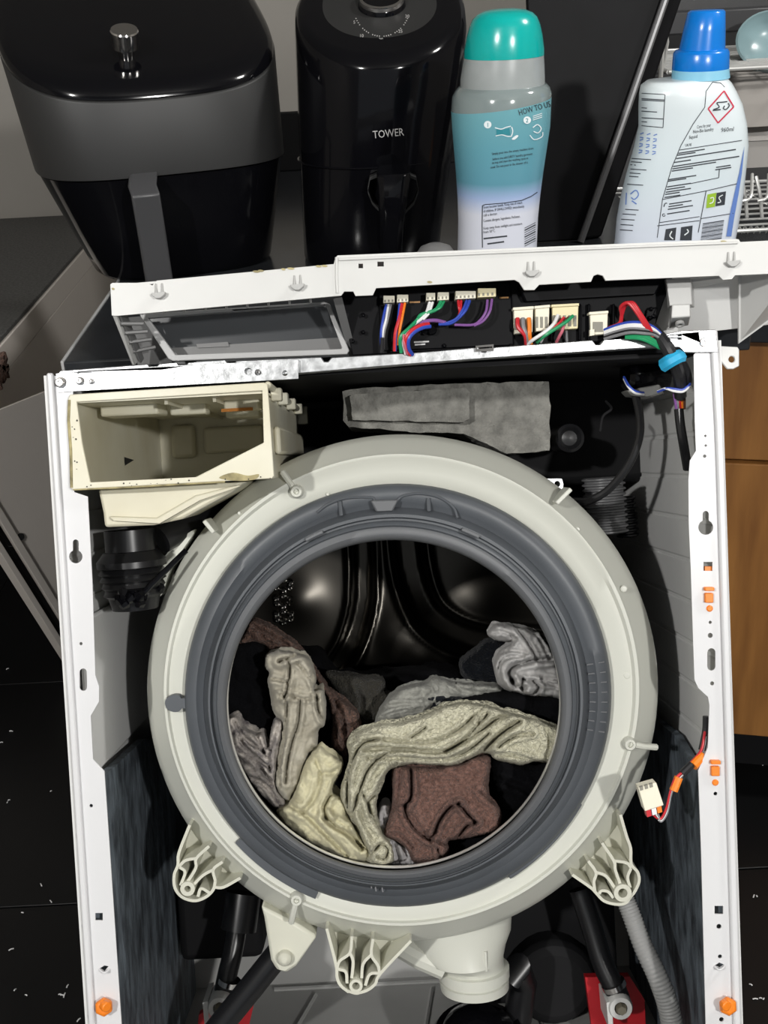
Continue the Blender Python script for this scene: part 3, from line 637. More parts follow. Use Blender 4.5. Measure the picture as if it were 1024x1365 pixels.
# raised arrow-shaped snap marks
for (x, y) in ((212, 391), (396.5, 380), (708, 362), (975, 349)):
    mb = MB().tube([L(x - 4, y - 13, yf), L(x - 4.2, y + 2, yf - .002)], .0010, 6).tube([L(x + 4, y - 13.5, yf), L(x + 4, y + 2, yf - .002)], .0010, 6)
    mb.plate(LP([(x - 9, y + 1), (x + 10, y - 1), (x + 9, y + 3), (x + 4, y + 7.5), (x - 3, y + 8), (x - 8, y + 4)], yf), yf - .006, yf + .001)
    K(mb, 'snap_hook', MATS['snap_grey'] if 'snap_grey' in MATS else mat('snap_grey', (.40, .40, .39), .5), strip, bevel=.0006)
for (x, y, s) in ((342, 362, 5), (348, 361, 4), (388, 358, 5), (425, 355, 4), (433, 354.5, 4), (378, 359, 3), (573, 376, 3.5), (151, 385, 2), (965, 322, 4)):
    K(MB().plate(LP(smooth_loop([(x - s, y - .8), (x, y - 1.4), (x + s, y), (x + s * .4, y + 1.5), (x - s * .6, y + 1.2)], 3), yf - .0002), yf - .0005, yf + .0003), 'dirt_mark', GRIME, strip)
# roof of the tray behind the strip, fascia plate, end walls
def P3(x, y, d): return tuple(L(x, y, d))
def slab(quad, th, nrm):
    n = Vector(nrm) * th; return MB().add([Vector(q) for q in quad] + [Vector(q) + n for q in quad], [(0, 1, 2, 3), (7, 6, 5, 4), (0, 4, 5, 1), (1, 5, 6, 2), (2, 6, 7, 3), (3, 7, 4, 0)])
yi0, yi1 = -.004, .040
K(slab([P3(148, 380, yf + .002), P3(448, 354, yf + .002), P3(455, 372, yi0 + .01), P3(165, 400, yi0 + .01)], .002, (0, 0, -1)), 'roof_wall', WHITEIN)
K(slab([P3(450, 345, yf + .002), P3(1060, 322, yf + .002), P3(1056, 348, yi0 + .02), P3(456, 368, yi0 + .02)], .002, (0, 0, -1)), 'roof_wall', WHITEIN)
# left end wall with a row of stiffening pockets
K(slab([P3(148.5, 379, yf + .001), P3(149.5, 420, yf + .001), P3(176, 487, .022), P3(182, 480, .022)], .003, (1, 0, 0)), 'end_wall', WHITEP, bevel=.0006)
K(slab([P3(154, 384, yf + .004), P3(158, 420, yf + .004), P3(186, 484, .022), P3(190, 478, .022)], .0015, (1, 0, 0)), 'end_wall_shade', GREYD)  # dark sheet over the end wall's inner face, its shade put into the colour
mb = MB()
for i in range(4):
    t = .2 + .2 * i; mb.tube([L(150 + 27 * t + 6, 419 + 62 * t, yf + (.06) * t), L(186 + 26 * t, 421 + 52 * t, yf + (.066) * t + .004)], .0018, 6)
K(mb, 'pocket_rib', GREYD)
K(slab([P3(158, 424, .03), P3(195, 421, .03), P3(230, 484, .045), P3(184, 487, .045)], .002, (0, 1, 0)), 'end_floor', GREYD)
# drawer opening: frame and the smoked plate seen through it
K(MB().plate(LP([(188, 421), (192, 419.5), (432, 403.5), (440, 406), (466, 468), (463, 473), (232, 482), (226, 479)], .022), .016, .024,
   [LP([(199, 425), (430, 408), (436, 411), (456, 464), (455, 466), (236, 474)], .022)]), 'drawer_frame', mat('satin_grey_frame', (.38, .38, .38), .4), bevel=.0012)
K(MB().plate(LP([(180, 410), (452, 392), (474, 474), (232, 486)], .05), .052, .056), 'smoked_window', GLASSD)
K(MB().plate(LP([(262, 459), (304, 456), (306, 462), (264, 464)], .046), .044, .053), 'window_tab', GREYD)
K(MB().plate(LP([(228, 464), (452, 450), (462, 470), (236, 480)], .047), .046, .053), 'window_sill', GREYD)
mb = MB()
for i in range(9): x = 190 + 28 * i; mb.tube([L(x, 413 - .07 * (x - 190), yf + .01), L(x, 418 - .07 * (x - 190), yf + .02)], .0012, 6)
K(mb, 'tooth', WHITEIN)
K(slab([P3(444, 398, yf + .02), P3(456, 396, yf + .02), P3(476, 475, .03), P3(466, 475, .03)], .003, (0, 1, 0)), 'divider_wall', GREYD)
# black circuit housing
hs = K(MB().plate(LP([(452, 390), (500, 380), (690, 370), (900, 362), (884, 405), (872, 440), (862, 452), (470, 474)], .014), .014, .036), 'circuit_housing', BLACK, bevel=.002)
mb = MB()
mb.plate(LP([(504, 388), (682, 377), (686, 460), (508, 468)], .010), .010, .016)
mb.plate(LP([(700, 402), (874, 392), (884, 372), (690, 380)], .006), .004, .016)
mb.plate(LP([(862, 412), (876, 409), (868, 427), (858, 432)], .012), .010, .032)
for x in (720, 735, 773, 785, 818): mb.plate(LP([(x - 2, 405), (x + 2, 405), (x + 2, 455), (x - 2, 455)], .010), .008, .016)
K(mb, 'housing_relief', BLACK, hs, bevel=.0015)
for (x, y) in ((484, 443), (470, 455), (484, 420), (697, 395), (708, 393), (683, 440), (681, 461), (592, 461), (870, 386), (868, 412), (866, 424), (872, 422)):
    K(MB().lathe(L(x, y, .009), (.2, -1, .3), [(.0022, 0), (.0014, .002), (.0003, .0024)], 8), 'glint_stud', BLACKG, hs)
# faint printed label and component marks
PRINT = mat('grey_print', (.5, .5, .5), .7)
mb = MB()
for (x, y, w) in ((562, 456, 20), (560, 459.5, 14)): mb.plate(LP([(x - w / 2, y - .8), (x + w / 2, y - 1.8), (x + w / 2, y + .2), (x - w / 2, y + 1.2)], .0098), .0096, .0102)
K(mb, 'printed_line', PRINT, hs)
mb = MB()
for (x, y, w) in ((553, 403, 14), (672, 397, 12)): mb.plate(LP([(x - w / 2, y - 1), (x + w / 2, y - 1.5), (x + w / 2, y + .8), (x - w / 2, y + 1.2)], .0098), .0090, .0102)
K(mb, 'resistor', mat('resistor_tan', (.35, .18, .06), .6), hs)
k = pxm(.02)
K(MB().lathe(L(576, 441, .010), (0, -1, 0), [(6 * k, 0), (6 * k, .006), (5 * k, .007)], 14), 'capacitor', BLACKG, hs); K(MB().lathe(L(566, 442, .010), (0, -1, 0), [(5 * k, 0), (5 * k, .005), (4 * k, .006)], 14), 'capacitor', BLACKG, hs)
# small row of connectors
def connector(x, y, w, h, n, m, d=.009, dep=.012, sl=-.05):
    o = K(MB().plate(LP([(x - w / 2, y - h / 2 - sl * -w / 2), (x + w / 2, y - h / 2 + sl * w / 2), (x + w / 2, y + h / 2 + sl * w / 2), (x - w / 2, y + h / 2 - sl * w / 2)], d), d - dep, d + .004), 'connector', m, bevel=.0005)
    mb = MB()
    for i in range(n):
        xx = x - w / 2 + (i + .5) * w / n; yy = y + sl * (xx - x) * 1.0 - h * .05
        mb.plate(LP(sq(xx, yy, w / n * .42, h * .34), d - dep), d - dep - .0004, d - dep + .001)
    K(mb, 'pin_slot', MATS['terminal_grey'], o); return o
connector(518.5, 401.5, 15, 9, 3, CONN); connector(536.5, 400.5, 15, 9.5, 3, CONN); connector(573.5, 398, 12, 9.5, 2, CONN); connector(590, 397.5, 15, 10, 3, CONN); connector(619.5, 396, 27, 9.5, 5, CONN); connector(647.5, 393, 24, 11, 4, CONNY)
# big edge connectors
def big(x0, x1, y0, y1, n, m, top_h=6):
    o = K(MB().plate(LP([(x0, y0 + 2), (x1, y0), (x1 - 1, y1 - 2), (x0 + 1, y1)], .010), .004, .030), 'connector', m, bevel=.0008)
    K(MB().plate(LP([(x0 - 1, y0 + 1), (x1 + 1, y0 - 1), (x1 + 1, y0 + 2.5), (x0 - 1, y0 + 4.5)], .006), .001, .012), 'connector_lip', m, o, bevel=.0005)
    mb = MB()
    for i in range(n):
        xx = x0 + (i + .5) * (x1 - x0) / n; mb.plate(LP(sq(xx, y0 + (y1 - y0) * .62, (x1 - x0) / n * .55, (y1 - y0) * .42), .0038), .0032, .0055)
    K(mb, 'pin_slot', MATS['terminal_grey'], o); return o
big(684, 710, 410, 446, 3, CONN); big(712.5, 731.5, 408, 443, 3, CONN); big(735, 770, 406, 441, 5, CONNY)
o = big(785, 809, 416, 448, 1, CONN)
K(MB().plate(LP([(786, 440), (792, 439), (792, 447), (786, 448)], .003), .001, .006), 'latch', CONN, o)
def wire(nm, pts, r=.0012): return K(MB().tube(wpath([(a, b, y if a > 672 else y - .014) for a, b, y in pts], 6), r, 8), nm + '_wire', WIRE[nm])
wire('blue', [(515, 406, .014), (511, 424, .010), (508, 445, .010), (509, 470, .016)]); wire('white', [(518, 406, .014), (515, 425, .010), (511, 440, .010), (510, 452, .012), (509, 470, .016)]); wire('grey', [(521, 406, .014), (517, 425, .010), (512, 445, .011), (510, 470, .016)])
wire('blue', [(533, 405, .014), (531, 425, .010), (528, 445, .010), (527, 468, .014)]); wire('red', [(536, 405, .014), (532, 425, .010), (527, 445, .010), (526, 468, .014)], .0016); wire('orange', [(540, 404, .014), (536, 425, .010), (533, 440, .010), (530, 460, .014)])
wire('white', [(573, 403, .014), (569, 416, .010), (562, 425, .010), (553, 432, .012), (545, 440, .008), (538, 455, .008), (541, 472, .014)], .0015); wire('white', [(577, 403, .014), (572, 417, .010), (564, 426, .010)])
wire('green', [(588, 402, .014), (582, 412, .010), (573, 416, .010), (561, 420, .010), (556, 427, .012), (545, 438, .008), (534, 450, .007), (535, 470, .014)], .0017); wire('green', [(592, 402, .014), (587, 410, .009), (577, 415, .009)])
wire('red', [(611, 401, .014), (612, 410, .010), (614, 418, .012)]); wire('red', [(615, 401, .014), (614, 412, .010), (612, 420, .010)])
wire('blue', [(626, 401, .014), (621, 413, .009), (611, 424, .009), (600, 431, .010), (585, 432, .012)], .0015); wire('blue', [(622, 401, .014), (617, 413, .008), (608, 425, .008), (595, 431, .010)])
wire('violet', [(650, 400, .012), (648, 415, .008), (640, 427, .008), (630, 433, .010), (606, 433, .012)]); wire('violet', [(656, 399, .012), (653, 415, .008), (644, 428, .008), (632, 434, .010)])
wire('violet', [(594, 430, .012), (580, 427, .009), (566, 429, .008), (555, 437, .006)], .0017); wire('red', [(572, 432, .008), (561, 434, .005), (550, 440, .004), (542, 450, .004), (541, 462, .008), (547, 473, .014)], .002); wire('blue', [(574, 435, .008), (563, 437, .005), (552, 443, .004), (545, 452, .004), (545, 464, .008), (550, 473, .014)], .0018)
wire('pink', [(538, 446, .006), (539, 458, .005), (543, 472, .012)], .0012); wire('black', [(510, 450, .008), (509, 470, .012)], .0018)
for nm, x, x2 in (('red', 690, 702), ('grey', 697, 704), ('orange', 705, 708)): wire(nm, [(x, 424, -.001), (x + 1, 436, -.003), (x2 - 2, 447, -.003), (x2, 460, .006)], .0020)
wire('white', [(744, 420, -.001), (738, 432, -.005), (727, 442, -.006), (712, 452, -.004), (702, 460, .006)], .0016); wire('green', [(764, 421, -.001), (755, 429, -.005), (744, 436, -.006), (727, 447, -.005), (716, 456, .004)], .0016); wire('red', [(752, 423, -.001), (742, 434, -.004), (720, 448, -.003)]); wire('brown', [(758, 423, -.001), (746, 434, -.004), (716, 451, -.002)])
wire('pink', [(752, 430, -.001), (750, 440, -.003), (746, 448, .0), (742, 456, .008)], .0014); wire('white', [(726, 446, -.003), (721, 456, .006)]); wire('grey', [(755, 441, .003), (756, 455, .008)])
# loom that leaves towards the right
for i, nm in enumerate(('blue', 'white', 'white', 'grey', 'black', 'grey')):
    o_ = i * 2.6; wire(nm, [(806, 440 + o_ * .9, .004), (822, 434 + o_, -.004), (840, 430 + o_, -.012), (858, 431 + o_, -.015), (872, 437 + o_ * .7, -.012), (884, 448 + o_ * .4, -.008)], .0016)
for i in range(3): wire('green', [(834, 446 + i * 2, -.004), (852, 445 + i * 3, -.010), (866, 450 + i * 3, -.010), (880, 460 + i * 2, -.006)], .0017)
for i in range(3): wire('red', [(812, 437 + i, .006), (826, 431, .0), (829, 420, -.004), (828 + i * 3, 409 - i, -.010), (838 + i * 3, 404, -.016), (850 + i * 2, 418, -.018), (860 + i * 2, 434, -.016), (870 + i, 448, -.010)], .0017)
# right end of the tray
K(slab([P3(878, 362, .030), P3(1058, 352, .030), P3(1048, 430, .046), P3(860, 452, .046)], .003, (0, 1, 0)), 'fascia', WHITEIN)
K(slab([P3(985, 366, .016), P3(1060, 362, yf + .002), P3(1030, 425, .028), P3(985, 458, .040)], .003, (0, 1, 0)), 'end_cheek', WHITEP)
K(MB().loft([[P3(888, 372, -.006), P3(921, 371, -.006), P3(925, 372, .03), P3(884, 373, .03)], [P3(893, 408, -.010), P3(923, 406, -.010), P3(926, 410, .03), P3(890, 412, .03)]]), 'screw_post', WHITEIN, bevel=.001)
q = K(MB().loft([[P3(896, 406, -.014), P3(920, 405, -.014), P3(921, 408, .02), P3(893, 410, .02)], [P3(895, 424, -.014), P3(921, 422, -.014), P3(918, 434, .02), P3(892, 438, .02)]]), 'post_foot', WHITEP, bevel=.001)
K(MB().lathe(L(906, 430, -.004), (0, -.5, -1), [(.004, 0), (.004, .003), (.0025, .003), (.0025, 0)], 14), 'screw_hole', GREYP, q)
K(slab([P3(905, 378, .0), P3(985, 368, .0), P3(968, 376, .025), P3(915, 386, .025)], .002, (0, 0, 1)), 'stiffener', WHITEIN)
K(MB().plate(LP([(957, 461), (984, 462.5), (986, 466), (986, 488), (978, 492), (970, 492), (962, 482), (957, 474)], .0015), .002, .005, [LP(circ(976, 479, 4.2), .0015)]), 'mounting_ear', WHITEP, bevel=.0008)

# ================================================================== laundry in the drum
def cloth_mat(name, col, c2, vs_=40, bump=1.0, bs=400, sheen=.1, dist=.006): return mat(name, col, .95, var=1, var2=c2, vscale=vs_, bump=bump, bscale=bs, sheen=sheen, spec=.15, bdist=dist)
BEIGE = cloth_mat('beige_terry', (.66, .635, .49), (.44, .42, .305), vs_=300)
BROWN = cloth_mat('brown_terry', (.215, .118, .094), (.10, .052, .04), vs_=300)
CREAMC = cloth_mat('cream_cotton', (.60, .565, .39), (.46, .43, .29), bump=.35, bs=900)
STONE = cloth_mat('stone_cotton', (.39, .365, .30), (.31, .285, .225), bump=.25, bs=1200)
RUST = cloth_mat('rust_terry', (.18, .105, .08), (.07, .04, .03), vs_=260)
GREYC = cloth_mat('grey_jersey', (.31, .31, .28), (.22, .22, .20), vs_=160, bump=.4, bs=420)
WHITEC = cloth_mat('pale_grey_cotton', (.42, .41, .40), (.33, .325, .32), bump=.3, bs=900)
NAVY = cloth_mat('navy_fleece', (.007, .009, .013), (.003, .004, .006), bump=.8)
BLACKC = cloth_mat('black_cotton', (.0025, .0025, .0035), (.0015, .0015, .002), bump=.3, sheen=.0)
OLIVE = cloth_mat('olive_cotton', (.05, .046, .036), (.026, .024, .02))
PRINTC = cloth_mat('printed_cotton', (.48, .44, .40), (.09, .08, .085), vs_=75, bump=.25)
MIX = cloth_mat('white_cotton', (.55, .53, .53), (.36, .35, .36), bump=.3)

def c8(P): return [(500 + x / 3.938, 820 + y / 3.938) for x, y in P]
def c7(P): return [(300 + x / 3.938, 820 + y / 3.938) for x, y in P]
def garment(name, label, cat, outline, y0, T, m, creases=(), R=16, step=2.3, wr=(.0012, .05), crump=.0052, ripple=None, tilt=(0, 0), smo=3, bulge=()):
    out = np.array(smooth_loop(outline, smo)); per = np.vstack([out, out[:1]])
    seg = np.hypot(*np.diff(per, axis=0).T); cum = np.concatenate([[0], np.cumsum(seg)]); n = max(24, int(cum[-1] / step))
    s = np.linspace(0, cum[-1], n, endpoint=False); O = np.stack([np.interp(s, cum, per[:, 0]), np.interp(s, cum, per[:, 1])], 1)
    tg = np.roll(O, -1, 0) - np.roll(O, 1, 0); tg /= np.maximum(np.hypot(*tg.T), 1e-6)[:, None]
    O = O + np.stack([-tg[:, 1], tg[:, 0]], 1) * np.array([1.3 * noise.noise((p[0] * .12, p[1] * .12, 2.2)) + .7 * noise.noise((p[0] * .45, p[1] * .45, 5.2)) for p in O])[:, None]
    x0, y0_, x1, y1 = O[:, 0].min(), O[:, 1].min(), O[:, 0].max(), O[:, 1].max()
    rng = np.random.default_rng(len(name) + int(x0 * 7)); gx, gy = np.meshgrid(np.arange(x0, x1, step), np.arange(y0_, y1, step))
    G = np.stack([gx.ravel(), gy.ravel()], 1) + rng.uniform(-.25, .25, (gx.size, 2)) * step
    ins = np.zeros(len(G), bool); a = O; b = np.roll(O, -1, 0)
    for (ax, ay), (bx, by) in zip(a, b):
        c = ((ay > G[:, 1]) != (by > G[:, 1])); 
        if by != ay: ins ^= c & (G[:, 0] < (bx - ax) * (G[:, 1] - ay) / (by - ay) + ax)
    G = G[ins]; G = G[dist_line(G, np.vstack([O, O[:1]])) > step * .6]
    allp = np.vstack([O, G])
    r = geometry.delaunay_2d_cdt([Vector(p) for p in allp], [], [list(range(len(O)))], 1, 1e-4)
    V = np.array([(v.x, v.y) for v in r[0]]); F = [tuple(f) for f in r[2]]
    d = dist_line(V, np.vstack([O, O[:1]])); Rl = R * np.array([.62 + .75 * noise.noise((p[0] * .05, p[1] * .05, 8.8)) for p in V]).clip(.3, 1.3); q = np.clip(d / Rl, 0, 1); h = T * np.sqrt(1 - (1 - q) ** 2)
    edge = sstep(0, 6, d)
    for (bx, by, br, bh) in bulge: h += bh * np.exp(-((V[:, 0] - bx) ** 2 + (V[:, 1] - by) ** 2) / br ** 2) * edge
    if ripple:
        ang, wl, amp = ripple; u = V[:, 0] * math.cos(ang) + V[:, 1] * math.sin(ang)
        w = np.array([noise.noise((p[0] * .025, p[1] * .025, x0)) for p in V]); h += amp * np.sin(2 * PI * u / wl + 5 * w) * edge
    cmin = np.full(len(V), 1e3)
    for pts, dep, w in creases:
        cl = dist_line(V, np.array(smooth_path(pts, 5))); dep *= 1.45; w *= .85; cmin = np.minimum(cmin, cl)
        h += edge * dep * (-np.exp(-(cl / w) ** 2) + .55 * np.exp(-((cl - 2.6 * w) / (1.7 * w)) ** 2))
    h += edge * .0011 * np.cos(2 * PI * (cmin / 7.2 + .8 * np.array([noise.noise((p[0] * .03, p[1] * .03, 7.7)) for p in V]))) * np.exp(-cmin / 60) * sstep(2, 5, cmin)
    if crump: h += edge * crump * (np.array([abs(noise.noise((p[0] * .055 + 3, p[1] * .055, x0 * .1))) + .55 * abs(noise.noise((p[0] * .13, p[1] * .13, y1 * .1))) for p in V]) - .3)
    amp, sc = wr
    h += edge * np.array([amp * (noise.noise((p[0] * sc, p[1] * sc, y1)) + .6 * noise.noise((p[0] * sc * 2.3, p[1] * sc * 2.3, 3.1)) + .35 * noise.noise((p[0] * sc * 5, p[1] * sc * 5, 9.1))) for p in V])
    cx, cy = (x0 + x1) / 2, (y0_ + y1) / 2
    base = y0 + tilt[0] * (V[:, 0] - cx) / 100 + tilt[1] * (V[:, 1] - cy) / 100
    front = Lnp(V, base - h); back = front.copy(); back[:, 1] = base + .004 + .3 * T * q
    nV = len(V); E = {}
    for f in F:
        for i in range(len(f)):
            e = (f[i], f[(i + 1) % len(f)]); k = (min(e), max(e)); E[k] = None if k in E else e
    side_ = [(e[1], e[0], e[0] + nV, e[1] + nV) for e in E.values() if e]
    o = MB().add([tuple(p) for p in front] + [tuple(p) for p in back], F + [tuple(i + nV for i in f[::-1]) for f in F] + side_).build(name, m, None, M=MW, smooth=180)
    tag(o, label, cat, 'laundry in the drum'); return o

garment('black_garment', 'dark black garment lying deepest across the drum behind the laundry', 'clothing', [(300, 950), (330, 880), (420, 862), (450, 895), (520, 893), (600, 886), (640, 905), (700, 890), (770, 900), (780, 1010), (740, 1110), (650, 1190), (530, 1215), (410, 1190), (320, 1110)], .30, .06, BLACKC, R=40, step=6, wr=(.006, .03))
garment('navy_garment', 'dark navy garment bunched behind the pale grey shirt', 'clothing', c8([(440, 250), (500, 190), (600, 120), (680, 130), (700, 260), (680, 390), (560, 370), (470, 340)]), .20, .02, NAVY, R=14, step=3.4, wr=(.003, .06))
garment('black_garment', 'black garment at the drum\'s left rim beside the stone shirt', 'clothing', c7([(-40, 380), (0, 240), (50, 150), (130, 120), (215, 150), (235, 290), (270, 520), (260, 620), (210, 700), (130, 660), (40, 560), (-30, 520)]), .16, .03, BLACKC, R=18, step=3.4, wr=(.003, .05))
garment('olive_garment', 'shadowed dark olive garment behind the rust towel', 'clothing', c7([(520, 310), (580, 300), (700, 312), (830, 330), (850, 400), (900, 400), (860, 480), (810, 560), (720, 600), (680, 540), (600, 430)]), .20, .025, OLIVE, R=18, step=3, wr=(.003, .06), creases=[(c7([(690, 360), (720, 450), (700, 540)]), .005, 3)])
garment('rust_towel', 'long rust brown towel twisted down from the upper left', 'towel', c7([(60, 150), (100, 90), (140, 20), (220, 45), (330, 115), (430, 205), (530, 365), (600, 425), (690, 500), (718, 590), (650, 660), (636, 780), (600, 730), (556, 690), (560, 560), (540, 450), (480, 340), (425, 240), (345, 200), (240, 195), (195, 155), (110, 160)]), .155, .022, RUST, R=12, step=2.4, wr=(.0025, .09),
        creases=[(c7([(150, 60), (280, 130), (400, 200), (480, 300), (560, 420), (610, 520), (640, 620)]), .006, 3), (c7([(180, 100), (240, 150), (330, 160)]), .005, 2.5), (c7([(590, 440), (570, 560), (600, 690)]), .005, 3)])
garment('grey_top', 'pale grey textured jersey top behind the beige towel', 'clothing', c8([(0, 600), (20, 500), (80, 420), (160, 372), (260, 350), (290, 325), (345, 325), (400, 345), (560, 362), (650, 365), (680, 392), (600, 420), (470, 440), (400, 470), (290, 540), (200, 600), (100, 620)]), .150, .026, GREYC, R=16, step=2.2, wr=(.0020, .10), ripple=(1.2, 16, .0012),
        creases=[(c8([(30, 540), (120, 510), (240, 490)]), .006, 2.2), (c8([(60, 480), (160, 470), (260, 470)]), .003, 2.2), (c8([(280, 345), (300, 400), (270, 450)]), .003, 3), (c8([(400, 350), (480, 400), (600, 400)]), .004, 3)])
garment('navy_fleece', 'small navy fleece piece poking out above the beige towel', 'clothing', c8([(265, 440), (310, 420), (370, 408), (430, 415), (465, 430), (470, 470), (390, 520), (300, 530)]), .140, .018, NAVY, R=12, step=2.4, wr=(.003, .12))
garment('black_garment', 'black garment between the beige towel and the pale grey shirt', 'clothing', c8([(440, 440), (560, 402), (700, 398), (850, 420), (1010, 430), (1020, 620), (900, 600), (700, 520), (560, 490)]), .145, .025, BLACKC, R=20, step=3.2, wr=(.003, .05))
garment('pale_shirt', 'pale grey knotted shirt at the right rim of the drum', 'clothing', c8([(590, 95), (620, 55), (655, 42), (740, 60), (830, 72), (890, 120), (940, 200), (1000, 320), (1010, 450), (930, 430), (840, 428), (780, 415), (680, 390), (640, 345), (625, 262), (650, 190), (700, 160), (720, 140), (650, 138), (605, 118)]), .125, .032, WHITEC, R=15, step=2.0, wr=(.0014, .08),
        creases=[(c8([(720, 345), (705, 300), (740, 262), (830, 240), (940, 232)]), .013, 3.2), (c8([(720, 345), (735, 375), (780, 385)]), .012, 3), (c8([(775, 335), (772, 380), (785, 420)]), .008, 2), (c8([(830, 350), (860, 380), (830, 420)]), .009, 2.6), (c8([(775, 338), (860, 345), (960, 370)]), .006, 2), (c8([(735, 60), (800, 140), (850, 230)]), .007, 2.2), (c8([(830, 75), (880, 150), (920, 235)]), .005, 2.2), (c8([(640, 200), (720, 185), (800, 200)]), .004, 1.8), (c8([(660, 350), (650, 270), (690, 225), (780, 215)]), .006, 2), (c8([(610, 90), (680, 90), (740, 130)]), .005, 2), (c8([(880, 330), (960, 340), (1000, 360)]), .004, 2)])
garment('black_garment', 'black garment under the beige towel at the lower right rim', 'clothing', c8([(590, 730), (760, 775), (940, 760), (960, 800), (930, 930), (830, 1080), (700, 1190), (560, 1270), (400, 1320), (330, 1310), (380, 1180), (600, 1100), (640, 1000)]), .135, .025, BLACKC, R=22, step=3.4, wr=(.003, .05), creases=[(c8([(640, 860), (760, 900), (850, 960)]), .006, 4)])
garment('white_garment', 'small white garment peeping out beside the brown towel\'s foot', 'clothing', c8([(20, 1010), (75, 990), (90, 1030), (70, 1130), (110, 1180), (190, 1230), (220, 1320), (120, 1320), (20, 1280), (0, 1150)]), .112, .02, MIX, R=9, step=2.0, wr=(.002, .12), creases=[(c8([(100, 1190), (120, 1260), (130, 1310)]), .006, 2), (c8([(40, 1050), (60, 1100)]), .004, 2)])
garment('printed_garment', 'crumpled printed garment at the lower left rim of the drum', 'clothing', c7([(-10, 560), (40, 525), (75, 540), (95, 580), (150, 612), (205, 620), (225, 690), (240, 600), (262, 545), (305, 560), (300, 720), (275, 880), (335, 990), (340, 1060), (250, 1010), (130, 880), (50, 740), (0, 640)]), .120, .025, PRINTC, R=13, step=2.2, wr=(.0025, .11),
        creases=[(c7([(50, 560), (100, 640), (200, 720)]), .007, 2.4), (c7([(75, 640), (110, 700), (230, 800)]), .007, 2.4), (c7([(60, 700), (150, 760), (240, 880)]), .006, 2.2), (c7([(150, 615), (190, 680), (215, 740)]), .007, 2.2), (c7([(290, 560), (240, 700), (235, 820)]), .005, 2), (c7([(130, 850), (220, 900), (290, 1000)]), .005, 2.2)])
garment('stone_shirt', 'tall stone coloured cotton shirt standing crumpled on the left', 'clothing', c7([(212, 205), (250, 190), (300, 183), (400, 203), (448, 232), (478, 330), (472, 392), (515, 393), (530, 490), (522, 578), (492, 600), (484, 690), (432, 745), (400, 860), (360, 940), (340, 985), (300, 965), (262, 900), (270, 760), (290, 640), (300, 560), (262, 530), (240, 440), (222, 350), (232, 300), (210, 280)]), .112, .030, STONE, R=15, step=2.0, wr=(.0016, .07),
        creases=[(c7([(285, 243), (330, 225), (385, 210)]), .010, 2.6), (c7([(330, 235), (340, 300), (325, 390), (318, 430)]), .007, 2), (c7([(225, 332), (270, 338), (325, 352)]), .007, 2), (c7([(300, 410), (325, 470), (318, 560), (302, 700), (285, 800), (290, 900)]), .006, 2.0), (c7([(395, 450), (385, 560), (345, 690), (325, 790), (315, 880)]), .006, 2.2), (c7([(480, 440), (492, 510), (520, 565)]), .009, 2.4), (c7([(455, 300), (472, 390), (490, 440)]), .007, 2.2), (c7([(330, 420), (420, 440), (480, 430)]), .004, 2), (c7([(380, 250), (430, 310), (460, 370)]), .004, 2), (c7([(285, 420), (300, 440), (320, 410)]), .006, 2)])
garment('cream_cloth', 'creased cream cloth spread along the lower left rim', 'cloth', c7([(490, 688), (540, 720), (618, 768), (608, 825), (580, 880), (572, 930), (620, 960), (650, 1040), (700, 1130), (760, 1230), (860, 1300), (760, 1320), (620, 1280), (450, 1200), (340, 1120), (270, 1030), (330, 985), (372, 910), (415, 780)]), .100, .028, CREAMC, R=16, step=2.0, wr=(.0020, .07),
        creases=[(c7([(525, 1065), (580, 1110), (650, 1150), (720, 1220)]), .012, 3.4), (c7([(575, 890), (545, 960), (520, 1010), (530, 1065)]), .007, 2.2), (c7([(600, 800), (560, 830), (500, 830)]), .003, 2.2), (c7([(480, 760), (500, 850), (470, 960), (400, 1040)]), .0035, 3), (c7([(340, 1000), (440, 1060), (560, 1180), (640, 1260)]), .005, 3), (c7([(560, 945), (600, 930)]), .006, 2), (c7([(590, 1080), (640, 1110)]), .006, 3)])
